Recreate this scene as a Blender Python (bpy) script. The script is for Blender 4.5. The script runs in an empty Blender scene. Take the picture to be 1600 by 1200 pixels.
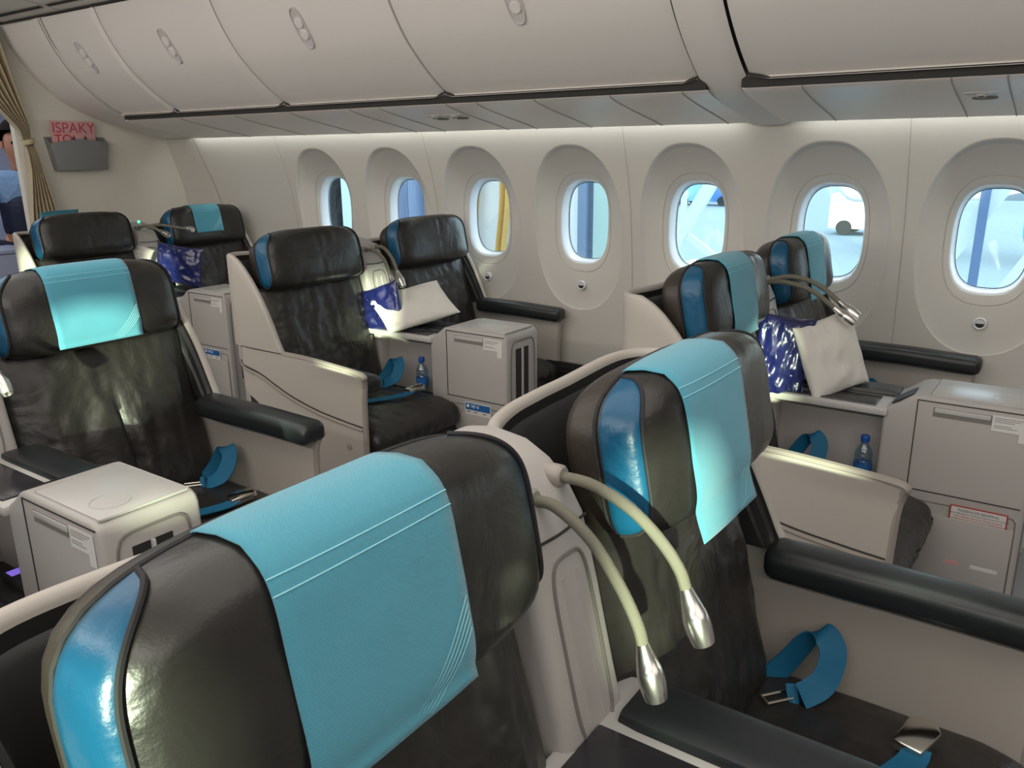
import bpy, bmesh, math, random
from mathutils import Vector, Matrix, noise
S = bpy.context.scene
C = S.collection
PI = math.pi
random.seed(7)
# ------------------------------------------------------------------ camera
def basis(yaw, pitch, roll):
    a, p, r = map(math.radians, (yaw, pitch, roll))
    fw = Vector((-math.sin(a)*math.cos(p), math.cos(a)*math.cos(p), -math.sin(p)))
    rt = Vector((math.cos(a), math.sin(a), 0)); up = rt.cross(fw)
    return math.cos(r)*rt+math.sin(r)*up, -math.sin(r)*rt+math.cos(r)*up, fw
rt, up, fw = basis(35.2, 15.94, -.53)
cam = bpy.data.objects.new('camera', bpy.data.cameras.new('camera')); C.objects.link(cam)
cam.matrix_world = Matrix(((rt.x, up.x, -fw.x, 0), (rt.y, up.y, -fw.y, 0), (rt.z, up.z, -fw.z, 1.55), (0, 0, 0, 1)))
cam.data.sensor_width = 36; cam.data.lens = 1271*36/1600; cam.data.clip_start = .03; cam.data.clip_end = 600
S.camera = cam
# ------------------------------------------------------------------ world, sun, exposure
S.view_settings.view_transform = 'Standard'; S.view_settings.look = 'None'
S.view_settings.gamma = 1; S.view_settings.use_curve_mapping = False
S.view_settings.exposure = -.28
w = bpy.data.worlds.new('sky'); S.world = w; w.use_nodes = True
wn = w.node_tree.nodes; wn['Background'].inputs[0].default_value = (.84, .92, 1, 1); wn['Background'].inputs[1].default_value = 4.2
SUN_DIR = Vector((-.62, 1, -.085)).normalized()
sun = bpy.data.objects.new('sun', bpy.data.lights.new('sun', 'SUN')); C.objects.link(sun)
sun.data.energy = 15; sun.data.color = (1, .93, .60); sun.data.angle = math.radians(1.2)
sun.rotation_euler = SUN_DIR.to_track_quat('-Z', 'Y').to_euler()
def area(name, loc, rot, sx, sy, e, col=(1, 1, 1)):
    l = bpy.data.lights.new(name, 'AREA'); l.shape = 'RECTANGLE'; l.size = sx; l.size_y = sy; l.energy = e; l.color = col
    o = bpy.data.objects.new(name, l); C.objects.link(o); o.location = loc; o.rotation_euler = rot; return o
area('ceiling_light', (-1.6, .9, 2.36), (0, 0, 0), 7.4, 1.5, 55, (1, .94, .88))
area('added_fill_left', (-1.6, -.62, 2.0), (math.radians(98), 0, 0), 7.4, .12, 60, (1, .93, .87))  # unseen fill light added on the left to brighten the bins opposite
area('doorway_light', (-6.5, 2.2, 2.2), (0, 0, 0), 1.2, 1.4, 14, (.86, .92, 1))
# ------------------------------------------------------------------ materials
def mat(name, col, rough=.5, metal=0, bump=None, coat=0, var=0, spec=.5, sheen=0, emit=None, trans=0):
    m = bpy.data.materials.new(name); m.use_nodes = True
    nt = m.node_tree; b = nt.nodes['Principled BSDF']
    b.inputs['Base Color'].default_value = (*col, 1); b.inputs['Roughness'].default_value = rough
    b.inputs['Metallic'].default_value = metal; b.inputs['Coat Weight'].default_value = coat
    b.inputs['Coat Roughness'].default_value = .25; b.inputs['Specular IOR Level'].default_value = spec
    b.inputs['Sheen Weight'].default_value = sheen; b.inputs['Transmission Weight'].default_value = trans
    if emit: b.inputs['Emission Color'].default_value = (*col, 1); b.inputs['Emission Strength'].default_value = emit
    tc = nt.nodes.new('ShaderNodeTexCoord')
    if var:
        n = nt.nodes.new('ShaderNodeTexNoise'); n.inputs['Scale'].default_value = 3.5; n.inputs['Detail'].default_value = 4
        nt.links.new(tc.outputs['Object'], n.inputs['Vector'])
        mx = nt.nodes.new('ShaderNodeMix'); mx.data_type = 'RGBA'
        mx.inputs['A'].default_value = (*[c*(1-var) for c in col], 1); mx.inputs['B'].default_value = (*[min(1, c*(1+var)) for c in col], 1)
        nt.links.new(n.outputs['Fac'], mx.inputs['Factor']); nt.links.new(mx.outputs['Result'], b.inputs['Base Color'])
    prev = None
    for bp in (bump or []):
        kind, sc, st, dist = bp
        if kind == 'wave':
            n = nt.nodes.new('ShaderNodeTexWave'); n.inputs['Scale'].default_value = sc; n.inputs['Distortion'].default_value = .0; n.bands_direction = 'DIAGONAL'
        elif kind == 'voronoi':
            n = nt.nodes.new('ShaderNodeTexVoronoi'); n.inputs['Scale'].default_value = sc
        else:
            n = nt.nodes.new('ShaderNodeTexNoise'); n.inputs['Scale'].default_value = sc; n.inputs['Detail'].default_value = 3
            if kind == 'crease': n.inputs['Distortion'].default_value = 1.6
        nt.links.new(tc.outputs['Object'], n.inputs['Vector'])
        bu = nt.nodes.new('ShaderNodeBump'); bu.inputs['Strength'].default_value = st; bu.inputs['Distance'].default_value = dist
        nt.links.new(n.outputs['Distance' if kind == 'voronoi' else 'Fac'], bu.inputs['Height'])
        if prev: nt.links.new(prev.outputs[0], bu.inputs['Normal'])
        prev = bu
    if prev: nt.links.new(prev.outputs[0], b.inputs['Normal'])
    return m
LB = [('crease', 7, .35, .012), ('noise', 38, .22, .004), ('voronoi', 420, .10, .001)]
M = dict(
 leather=mat('black leather', (.020, .019, .017), .34, bump=LB, var=.25, coat=.15),
 leather_soft=mat('worn black leather', (.022, .020, .018), .40, bump=[('crease', 5, .6, .02), ('noise', 26, .35, .006), ('voronoi', 400, .1, .001)], var=.25, coat=.1),
 leather_brown=mat('dark brown leather', (.035, .028, .022), .42, bump=LB, var=.2),
 blue=mat('blue leather', (.004, .085, .18), .33, bump=LB, var=.2, coat=.1),
 pad=mat('armrest pad leather', (.014, .017, .019), .38, bump=[('noise', 12, .08, .004), ('voronoi', 500, .1, .0006)], coat=.1),
 cover=mat('cyan headrest cloth', (.095, .36, .475), .9, bump=[('wave', 260, .35, .0012), ('noise', 6, .2, .006)], sheen=.3, spec=.2),
 cover_light=mat('pale print on cloth', (.30, .66, .75), .9, spec=.2),
 shell=mat('beige grey plastic shell', (.48, .445, .40), .42, bump=[('noise', 300, .04, .001)]),
 shell_dark=mat('dark grey plastic liner', (.022, .022, .022), .5),
 rim=mat('taupe plastic rim', (.33, .30, .265), .4),
 console=mat('console grey plastic', (.45, .425, .405), .45, bump=[('noise', 300, .04, .001)]),
 console_top=mat('console pale top', (.52, .51, .49), .32),
 tray=mat('dark glossy tray', (.03, .03, .035), .2),
 groove=mat('dark seam', (.03, .028, .026), .8),
 softgroove=mat('soft seam', (.2, .185, .17), .7),
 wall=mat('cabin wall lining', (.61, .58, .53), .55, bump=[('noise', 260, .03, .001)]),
 wallseam=mat('wall seam', (.45, .42, .38), .7),
 bulk=mat('bulkhead panel', (.76, .73, .65), .75, bump=[('wave', 120, .08, .001)]),
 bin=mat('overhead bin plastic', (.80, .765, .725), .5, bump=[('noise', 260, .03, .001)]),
 ceiling=mat('ceiling panel', (.75, .72, .66), .6),
 latch=mat('latch plastic', (.60, .57, .56), .35),
 bezel=mat('window bezel', (.80, .80, .82), .25),
 metal=mat('brushed aluminium', (.72, .70, .68), .28, 1, bump=[('noise', 90, .05, .0006)]),
 chrome=mat('polished metal', (.75, .72, .66), .15, 1),
 hose=mat('braided hose', (.21, .20, .155), .6, .2, bump=[('wave', 180, .5, .0015)]),
 belt=mat('blue webbing', (.003, .13, .26), .65, bump=[('wave', 200, .3, .001)]),
 white=mat('white pillow cloth', (.78, .75, .70), .9, bump=[('crease', 9, .4, .012)], spec=.2),
 bag=mat('blue blanket in clear plastic', (.011, .016, .10), .22, bump=[('crease', 7, .45, .03)], coat=1, var=.3),
 paper=mat('white label', (.70, .69, .66), .6),
 labelblue=mat('blue label', (.02, .13, .38), .5),
 ink=mat('label ink', (.12, .10, .11), .7),
 inkw=mat('white print', (.8, .82, .85), .7),
 red=mat('red card', (.42, .03, .03), .6),
 pink=mat('magazine pink', (.72, .38, .38), .5, var=.35),
 magred=mat('magazine red', (.60, .03, .07), .5),
 magdark=mat('magazine rose', (.48, .07, .11), .5),
 pocket=mat('grey literature pocket', (.24, .245, .25), .6, bump=[('noise', 200, .1, .001)]),
 curtain=mat('beige curtain cloth', (.50, .42, .27), .85, bump=[('noise', 60, .2, .002)], sheen=.2),
 cap=mat('blue bottle cap', (.01, .09, .42), .35),
 floor=mat('dark cabin carpet', (.30, .30, .32), .95, bump=[('noise', 300, .6, .003)]),
 skin=mat('skin', (.42, .20, .13), .5), hair=mat('dark hair', (.012, .01, .01), .95, spec=.1),
 shirt=mat('light blue shirt', (.20, .34, .58), .6, bump=[('crease', 9, .7, .02)]), vest=mat('navy uniform', (.008, .012, .04), .7),
 galley=mat('galley panel', (.42, .48, .68), .5),
 cart=mat('galley cart', (.35, .38, .52), .4),
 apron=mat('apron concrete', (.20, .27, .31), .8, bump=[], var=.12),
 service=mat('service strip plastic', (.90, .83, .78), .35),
 concrete=mat('apron paled for bounce light', (.80, .77, .70), .8),  # same apron, colour lightened to throw light up into the cabin
 stripe=mat('apron line paint', (.75, .75, .7), .8),
 bridge=mat('bridge white panel', (.85, .86, .88), .6),
 bridgeblue=mat('bridge blue grey', (.20, .27, .40), .5),
 canopy=mat('canopy cloth', (.30, .38, .55), .7),
 bellows=mat('black bellows', (.008, .01, .011), .6, bump=[('crease', 5, .8, .03)]),
 yellow=mat('yellow strap', (.65, .40, .12), .6),
 green=mat('pale green panel', (.45, .60, .58), .6),
 steel=mat('pale painted steel', (.62, .72, .72), .5),
 steelblue=mat('blue painted steel', (.10, .17, .32), .5),
 rubber=mat('tyre rubber', (.02, .02, .022), .8),
 vehicle=mat('service vehicle white', (.7, .7, .7), .4), vehicleblue=mat('service vehicle blue', (.08, .20, .5), .4),
 strip=mat('cove light strip', (.95, 1, .96), .5, emit=20.0),
 led=mat('green indicator', (.05, 1, .45), .5, emit=4.0),
 purple=mat('remote display', (.25, .16, .8), .4, emit=.8),
)
def glassy(name, col, gloss):
    m = bpy.data.materials.new(name); m.use_nodes = True; nt = m.node_tree; nt.nodes.clear()
    o = nt.nodes.new('ShaderNodeOutputMaterial'); t = nt.nodes.new('ShaderNodeBsdfTransparent'); t.inputs[0].default_value = (*col, 1)
    g = nt.nodes.new('ShaderNodeBsdfGlossy'); g.inputs['Roughness'].default_value = .03
    mx = nt.nodes.new('ShaderNodeMixShader'); mx.inputs[0].default_value = gloss
    nt.links.new(t.outputs[0], mx.inputs[1]); nt.links.new(g.outputs[0], mx.inputs[2]); nt.links.new(mx.outputs[0], o.inputs[0]); return m
M['pane'] = glassy('window pane', (.74, .91, .97), .06)
M['bottle'] = glassy('clear bottle plastic', (.72, .84, .90), .16)
# ------------------------------------------------------------------ helpers
def link(name, me, m, parent=None, smooth=True, ang=35, kind=None, recalc=True):
    bm = me
    if recalc: bmesh.ops.recalc_face_normals(bm, faces=bm.faces[:])
    for f in bm.faces: f.smooth = smooth
    if smooth:
        for e in bm.edges:
            if len(e.link_faces) == 2 and e.calc_face_angle(0) > math.radians(ang): e.smooth = False
    d = bpy.data.meshes.new(name); bm.to_mesh(d); bm.free()
    o = bpy.data.objects.new(name, d); C.objects.link(o)
    for mm in (m if isinstance(m, (list, tuple)) else [m]): d.materials.append(mm)
    if parent is not None: o.parent = parent
    if kind: o['kind'] = kind
    return o
def tag(o, label=None, cat=None, group=None):
    if label: o['label'] = label
    if cat: o['category'] = cat
    if group: o['group'] = group
    return o
def thing(name, loc, label, cat, group=None):
    o = bpy.data.objects.new(name, None); C.objects.link(o); o.location = loc; o.empty_display_size = .1
    return tag(o, label, cat, group)
def grid(bm, P, closed_u=False, closed_v=False):
    """P[i][j] list of points"""
    V = [[bm.verts.new(p) for p in row] for row in P]
    nu, nv = len(V), len(V[0])
    for i in range(nu if closed_u else nu-1):
        for j in range(nv if closed_v else nv-1):
            a, b, c, d = V[i][j], V[(i+1) % nu][j], V[(i+1) % nu][(j+1) % nv], V[i][(j+1) % nv]
            try: bm.faces.new((a, b, c, d))
            except ValueError: pass
    return V
def box(bm, x0, x1, y0, y1, z0, z1, bev=0, seg=2):
    t = bmesh.new(); bmesh.ops.create_cube(t, size=1)
    for v in t.verts: v.co = Vector((x0+(x1-x0)*(v.co.x+.5), y0+(y1-y0)*(v.co.y+.5), z0+(z1-z0)*(v.co.z+.5)))
    if bev: bmesh.ops.bevel(t, geom=t.edges[:], offset=bev, segments=seg, profile=.5, affect='EDGES')
    merge(bm, t)
def merge(bm, t, mtx=None, mi=0):
    mp = {}
    for v in t.verts: mp[v] = bm.verts.new(mtx @ v.co if mtx else v.co)
    for f in t.faces:
        try: nf = bm.faces.new([mp[v] for v in f.verts]); nf.material_index = mi
        except ValueError: pass
    t.free()
def prism(bm, pts, y0, y1, bev=0, seg=2, ax='y', deform=None):
    t = bmesh.new()
    if ax == 'y': V = [t.verts.new((p[0], y0, p[1])) for p in pts]
    elif ax == 'x': V = [t.verts.new((y0, p[0], p[1])) for p in pts]
    else: V = [t.verts.new((p[0], p[1], y0)) for p in pts]
    f = t.faces.new(V); r = bmesh.ops.extrude_face_region(t, geom=[f])
    d = Vector({'y': (0, y1-y0, 0), 'x': (y1-y0, 0, 0), 'z': (0, 0, y1-y0)}[ax])
    for g in r['geom']:
        if isinstance(g, bmesh.types.BMVert): g.co += d
    bmesh.ops.recalc_face_normals(t, faces=t.faces[:])
    if bev:
        cap = [e for e in t.edges if e.calc_face_angle(0) > .6]
        bmesh.ops.bevel(t, geom=cap, offset=bev, segments=seg, profile=.5, affect='EDGES')
    if deform:
        for v in t.verts: v.co = deform(v.co)
    merge(bm, t)
def rbox(bm, lx, ly, lz, r, n=24, deform=None, ns=None):
    t = bmesh.new(); h = (lx/2, ly/2, lz/2); ns = ns or (n, n, n)
    for a in range(3):
        b, c = (a+1) % 3, (a+2) % 3
        for s in (-1, 1):
            P = []
            for i in range(ns[b]+1):
                row = []
                for j in range(ns[c]+1):
                    p = [0, 0, 0]; p[a] = s*h[a]; p[b] = h[b]*(2*i/ns[b]-1); p[c] = h[c]*(2*j/ns[c]-1)
                    q = Vector([max(-(h[k]-r), min(h[k]-r, p[k])) for k in range(3)])
                    dd = Vector(p)-q
                    if dd.length > 1e-9: p = q+dd.normalized()*r
                    row.append(Vector(p))
                P.append(row)
            grid(t, P)
    bmesh.ops.remove_doubles(t, verts=t.verts[:], dist=1e-5)
    if deform:
        for v in t.verts: v.co = deform(v.co.copy())
    merge(bm, t)
def catmull(pts, n=8):
    P = [Vector(p) for p in pts]; P = [2*P[0]-P[1]]+P+[2*P[-1]-P[-2]]; out = []
    for i in range(1, len(P)-2):
        for k in range(n):
            t = k/n; a, b, c, d = P[i-1:i+3]
            out.append(.5*((2*b)+(c-a)*t+(2*a-5*b+4*c-d)*t*t+(3*b-a-3*c+d)*t**3))
    out.append(P[-2]); return out
def tube(bm, pts, r, seg=12, n=8, rf=None, smooth=True, cap=True):
    P = catmull(pts, n) if smooth else [Vector(p) for p in pts]
    rings = []; up_ = Vector((0, 0, 1))
    prevn = None
    for i, p in enumerate(P):
        t = (P[min(i+1, len(P)-1)]-P[max(i-1, 0)]).normalized()
        if prevn is None:
            a = t.cross(up_)
            if a.length < .1: a = t.cross(Vector((1, 0, 0)))
            a.normalize()
        else:
            a = (prevn-t*prevn.dot(t)).normalized()
        prevn = a; b = t.cross(a); rr = rf(i/(len(P)-1)) if rf else r
        rings.append([p+a*rr*math.cos(2*PI*k/seg)+b*rr*math.sin(2*PI*k/seg) for k in range(seg)])
    V = grid(bm, rings, closed_v=True)
    if cap: bm.faces.new(V[0]); bm.faces.new(V[-1])
def lathe(bm, prof, mtx=None, seg=24):
    """prof [(r,z)]"""
    P = [[(mtx @ Vector((r*math.cos(2*PI*k/seg), r*math.sin(2*PI*k/seg), z))) if mtx else Vector((r*math.cos(2*PI*k/seg), r*math.sin(2*PI*k/seg), z)) for k in range(seg)] for r, z in prof]
    V = grid(bm, P, closed_v=True)
    if prof[0][0] > 1e-4: bm.faces.new(V[0])
    if prof[-1][0] > 1e-4: bm.faces.new(V[-1])
def ribbon_band(bm, path, w, n, th=.0015):
    """flat strap following path (points, centre), width dir per point w, thin along n"""
    P = []
    for p, wd, nd in zip(path, w, n):
        P.append([p+wd+nd*th, p-wd+nd*th, p-wd-nd*th, p+wd-nd*th])
    V = grid(bm, P, closed_v=True); bm.faces.new(V[0]); bm.faces.new(V[-1])
def fnoise(p, s, off=0): return noise.noise(Vector(p)*s+Vector((off, off*1.7, off*.3)))
def sm(a, b, x):
    t = max(0, min(1, (x-a)/(b-a))); return t*t*(3-2*t)
def lerp(a, b, t): return a+(b-a)*t
def pl(x, pts):
    if x <= pts[0][0]: return pts[0][1]
    for (a, b), (c, d) in zip(pts, pts[1:]):
        if x <= c: return b+(d-b)*(x-a)/(c-a)
    return pts[-1][1]
def text_mesh(txt, size, m, mtx, name, parent, extrude=.0004, align='LEFT'):
    cu = bpy.data.curves.new('t', 'FONT'); cu.body = txt; cu.size = size; cu.extrude = extrude; cu.align_x = align
    o = bpy.data.objects.new('t', cu); C.objects.link(o); bpy.context.view_layer.update()
    me = bpy.data.meshes.new_from_object(o.evaluated_get(bpy.context.evaluated_depsgraph_get()))
    bpy.data.objects.remove(o)
    me.transform(mtx); me.materials.clear(); me.materials.append(m); me.name = name
    r = bpy.data.objects.new(name, me); C.objects.link(r); r.parent = parent; return r
def copy_tree(o, parent=None, loc=None):
    c = o.copy(); C.objects.link(c)
    if parent is not None: c.parent = parent
    if loc is not None: c.location = loc
    for ch in list(o.children): copy_tree(ch, c)
    return c

# ================================================================== SETTING
XW = [-2.752+.61*k for k in range(-2, 9)]          # window centres along the cabin
XB = -5.45                                          # rear bulkhead
WP = [(0, 3.60), (.3, 3.65), (.6, 3.662), (.9, 3.656), (1.2, 3.625), (1.4, 3.585), (1.66, 3.50), (1.8, 3.44)]
wp = catmull([(z, y, 0) for z, y in WP], 10); wpl = [(p.x, p.y) for p in wp]
def wy(z): return pl(z, wpl)
def sup(a, A, B, n): return (abs(math.cos(a)/A)**n+abs(math.sin(a)/B)**n)**(-1/n)
ZC, OA, OB = 1.20, .142, .215
def build_wall():
    bm = bmesh.new(); x0, x1 = .305, .305; zb, zt = .66, 1.66
    per = []
    nx, nz = 28, 44
    for i in range(nx): per.append((-.305+.61*i/nx, zb))
    for i in range(nz): per.append((.305, zb+(zt-zb)*i/nz))
    for i in range(nx): per.append((.305-.61*i/nx, zt))
    for i in range(nz): per.append((-.305, zt-(zt-zb)*i/nz))
    for xc in XW:
        rows = []
        for (px, pz) in per:
            a = math.atan2(pz-1.17, px); A = math.atan2(pz-ZC, px)
            # opening point
            ro = sup(A, OA, OB, 2.9); ox, oz = ro*math.cos(A), ZC+ro*math.sin(A)
            # boundary
            rb = sup(a, .258, .418, 2.3); bx, bz = rb*math.cos(a), 1.165+rb*math.sin(a)
            row = []
            for t in (0, .25, .5, .75, .93, 1):
                x, z = lerp(px, bx, t), lerp(pz, bz, t); row.append(Vector((xc+x, wy(z), z)))
            row.append(Vector((xc+bx*.985, wy(bz)+.004, lerp(bz, ZC, .015))))
            for t in (.12, .25, .4, .55, .7, .80):
                x, z = lerp(bx, ox, t), lerp(bz, oz, t)
                y = lerp(wy(bz)+.004, 3.688, t**.75); row.append(Vector((xc+x, y, z)))
            for t, dy in ((.81, .004), (.83, .004), (.84, .0), (.93, .001), (1, .004)):
                x, z = lerp(bx, ox, t), lerp(bz, oz, t)
                y = lerp(wy(bz)+.004, 3.688, t**.75)+dy; row.append(Vector((xc+x, y, z)))
            row.append(Vector((xc+ox*.985, 3.705, ZC+(oz-ZC)*.985)))
            rows.append(row)
        grid(bm, rows, closed_u=True)
        for za, zz, k in ((0, zb, 14), (zt, 1.8, 4)):
            P = [[Vector((xc-.305+.61*i/nx, wy(lerp(za, zz, j/k)), lerp(za, zz, j/k))) for j in range(k+1)] for i in range(nx+1)]
            grid(bm, P)
    # rear end strip to bulkhead, front end strip
    for xa, xb in ((XB-.02, XW[0]-.305), (XW[-1]+.305, 4.0)):
        P = [[Vector((x, wy(z), z)) for z in [1.8*j/36 for j in range(37)]] for x in (xa, (xa+xb)/2, xb)]
        grid(bm, P)
    bmesh.ops.remove_doubles(bm, verts=bm.verts[:], dist=1e-4)
    return bm
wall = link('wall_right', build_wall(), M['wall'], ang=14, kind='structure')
wall['label'] = 'cream cabin side wall with oval windows'
def mirrored(o, name):
    c = o.copy(); c.name = name; C.objects.link(c); c.scale = (1, -1, 1); c.location = (-.12, 1.81, 0); return c
mirrored(wall, 'wall_left')
# seams of wall panels
for k, x in enumerate([-5.02, -4.275, -3.057, -1.837, -.617, .603]):
    bm = bmesh.new(); wd = .006 if k == 0 else .0022
    P = [[Vector((x+(-wd if s < 0 else wd)-(.10*sm(1.0, 1.7, z) if k == 0 else 0), wy(z)-.0015, z)) for s in (-1, 1)] for z in [.02+1.7*j/40 for j in range(41)]]
    grid(bm, P); link('trim_%d' % (k+1), bm, M['wallseam'], kind='structure')
# windows
def build_window(xc, idx):
    bm = bmesh.new(); rings = []
    for sc, y in ((1.0, 3.700), (.985, 3.698), (.955, 3.705), (.94, 3.745), (.915, 3.765), (.90, 3.765)):
        rings.append([Vector((xc+sc*sup(a, OA, OB, 2.9)*math.cos(a), y, ZC+sc*sup(a, OA, OB, 2.9)*math.sin(a))) for a in [2*PI*i/72 for i in range(72)]])
    grid(bm, rings, closed_v=True)
    o = link('window_%d' % idx, bm, M['bezel'], kind='structure')
    bm = bmesh.new()
    V = [bm.verts.new((xc+.93*sup(a, OA, OB, 2.9)*math.cos(a), 3.762, ZC+.93*sup(a, OA, OB, 2.9)*math.sin(a))) for a in [2*PI*i/72 for i in range(72)]]
    bm.faces.new(V); link('window_pane', bm, M['pane'], o)
    bm = bmesh.new(); P = [Vector((xc+.905*sup(a, OA, OB, 2.9)*math.cos(a), 3.759, ZC+.905*sup(a, OA, OB, 2.9)*math.sin(a))) for a in [2*PI*i/72 for i in range(73)]]
    tube(bm, P, .0014, 5, smooth=False, cap=False); link('window_gasket', bm, M['groove'], o)
    bm = bmesh.new(); R = Matrix.Translation((xc+.006, wy(.876)+.008, .876)) @ Matrix.Rotation(PI/2, 4, 'X')
    lathe(bm, [(.024, -.01), (.024, .006), (.0215, .009), (.019, .008), (.0185, .003), (0, .003)], R, 24)
    b = link('dimmer_button', bm, M['bezel'], o)
    bm = bmesh.new(); P = [Vector((xc+.006+.0165*math.cos(a), wy(.876)+.003, .876+.0165*math.sin(a))) for a in [PI+PI*i/12 for i in range(13)]]
    bm.faces.new([bm.verts.new(p) for p in P]); link('button_half', bm, M['groove'], b)
    return o
for i, x in enumerate(XW):
    o = build_window(x, i+1)
    m_ = mirrored(o, 'window_%d' % (i+1+len(XW)))
    for ch in o.children:
        if ch.name.startswith('window_pane'):
            c = ch.copy(); C.objects.link(c); c.parent = m_
# exterior skin: stops daylight leaking round the wall lining, with the same openings
def skin():
    bm = bmesh.new()
    for xc in XW:
        rows = []
        per = []
        for i in range(12): per.append((-.305+.61*i/12, .5))
        for i in range(20): per.append((.305, .5+1.2*i/20))
        for i in range(12): per.append((.305-.61*i/12, 1.7))
        for i in range(20): per.append((-.305, 1.7-1.2*i/20))
        for px, pz in per:
            A = math.atan2(pz-ZC, px); r = .96*sup(A, OA, OB, 2.9)
            rows.append([Vector((xc+px, 3.77, pz)), Vector((xc+r*math.cos(A), 3.77, ZC+r*math.sin(A)))])
        grid(bm, rows, closed_u=True)
    xa, xb = XW[0]-.305, XW[-1]+.305
    for (x0_, x1_, z0_, z1_) in ((xa, xb, -.3, .5), (xa, xb, 1.7, 2.7), (-8, xa, -.3, 2.7), (xb, 4.1, -.3, 2.7)):
        grid(bm, [[Vector((x0_, 3.77, z0_)), Vector((x0_, 3.77, z1_))], [Vector((x1_, 3.77, z0_)), Vector((x1_, 3.77, z1_))]])
    return bm
sk = link('wall_fuselage', skin(), M['ceiling'], kind='structure'); mirrored(sk, 'wall_fuselage_left')
# floor, ceiling, ends
def quad(name, pts, m, kind='structure'):
    bm = bmesh.new(); bm.faces.new([bm.verts.new(p) for p in pts]); return link(name, bm, m, kind=kind)
quad('floor', [(-8, -2, 0), (4, -2, 0), (4, 3.8, 0), (-8, 3.8, 0)], M['floor'])
cz = [(-1.9, 1.75), (-1.6, 1.72), (-1.1, 1.80), (-.85, 2.0), (-.72, 2.25), (-.5, 2.34), (0, 2.41), (.9, 2.45), (1.8, 2.41), (2.2, 2.345), (2.40, 2.315), (2.49, 2.30)]
bm = bmesh.new(); grid(bm, [[Vector((x, y, z)) for y, z in cz] for x in (-8, XB, -3, 0, 4)]); link('ceiling', bm, M['ceiling'], kind='structure')
quad('ceiling_roof', [(-8.1, -2, 2.7), (4.1, -2, 2.7), (4.1, 3.8, 2.7), (-8.1, 3.8, 2.7)], M['ceiling'])
quad('wall_front', [(3.9, -2, -.3), (3.9, 3.8, -.3), (3.9, 3.8, 2.7), (3.9, -2, 2.7)], M['ceiling'])
quad('wall_galley', [(-7.6, -2, -.3), (-7.6, 3.8, -.3), (-7.6, 3.8, 2.7), (-7.6, -2, 2.7)], M['galley'])
# bulkhead
bm = bmesh.new()
box(bm, XB-.05, XB, 2.50, 3.72, 0, 2.6, .008)
link('wall_rear', bm, M['bulk'], kind='structure')
bm = bmesh.new(); box(bm, XB-.05, XB, -1.9, 1.0, 0, 2.6, .008); link('wall_rear_left', bm, M['bulk'], kind='structure')
# ---------------- overhead bins
BP = [(2.500, 2.285), (2.515, 2.24), (2.545, 2.17), (2.595, 2.08), (2.665, 1.985), (2.755, 1.90), (2.84, 1.835), (2.895, 1.80), (2.912, 1.792), (2.914, 1.782), (2.895, 1.780)]
bpc = [Vector((0, y, z)) for y, z in BP]
door_prof = catmull([(p.x, p.y, p.z) for p in bpc], 6)
frame_prof = catmull([(0, y, z) for y, z in [(2.50, 2.285), (2.545, 2.17), (2.61, 2.07), (2.68, 1.98), (2.78, 1.89), (2.90, 1.82), (3.04, 1.765), (3.2, 1.715), (3.33, 1.684), (3.44, 1.662), (3.445, 1.675)]], 6)
def sweep(prof, xs, off=0):
    return [[Vector((x, p.y+off, p.z+off*.6)) for p in prof] for x in xs]
bin_x = [(-4.95, -4.405), (-4.395, -3.465), (-3.455, -2.405), (-2.393, -1.232), (-1.045, .75), (.77, 2.4)]
bin_lab = ['narrow beige overhead bin door nearest the rear wall', 'overhead bin door second from the rear wall, above the aft window seats',
 'overhead bin door whose full oval latch is largest in view, mid cabin', 'wide overhead bin door just left of the wide ceiling rib', 'overhead bin door right of the wide rib, largest and nearest',
 'overhead bin door furthest forward beyond the frame']
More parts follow.
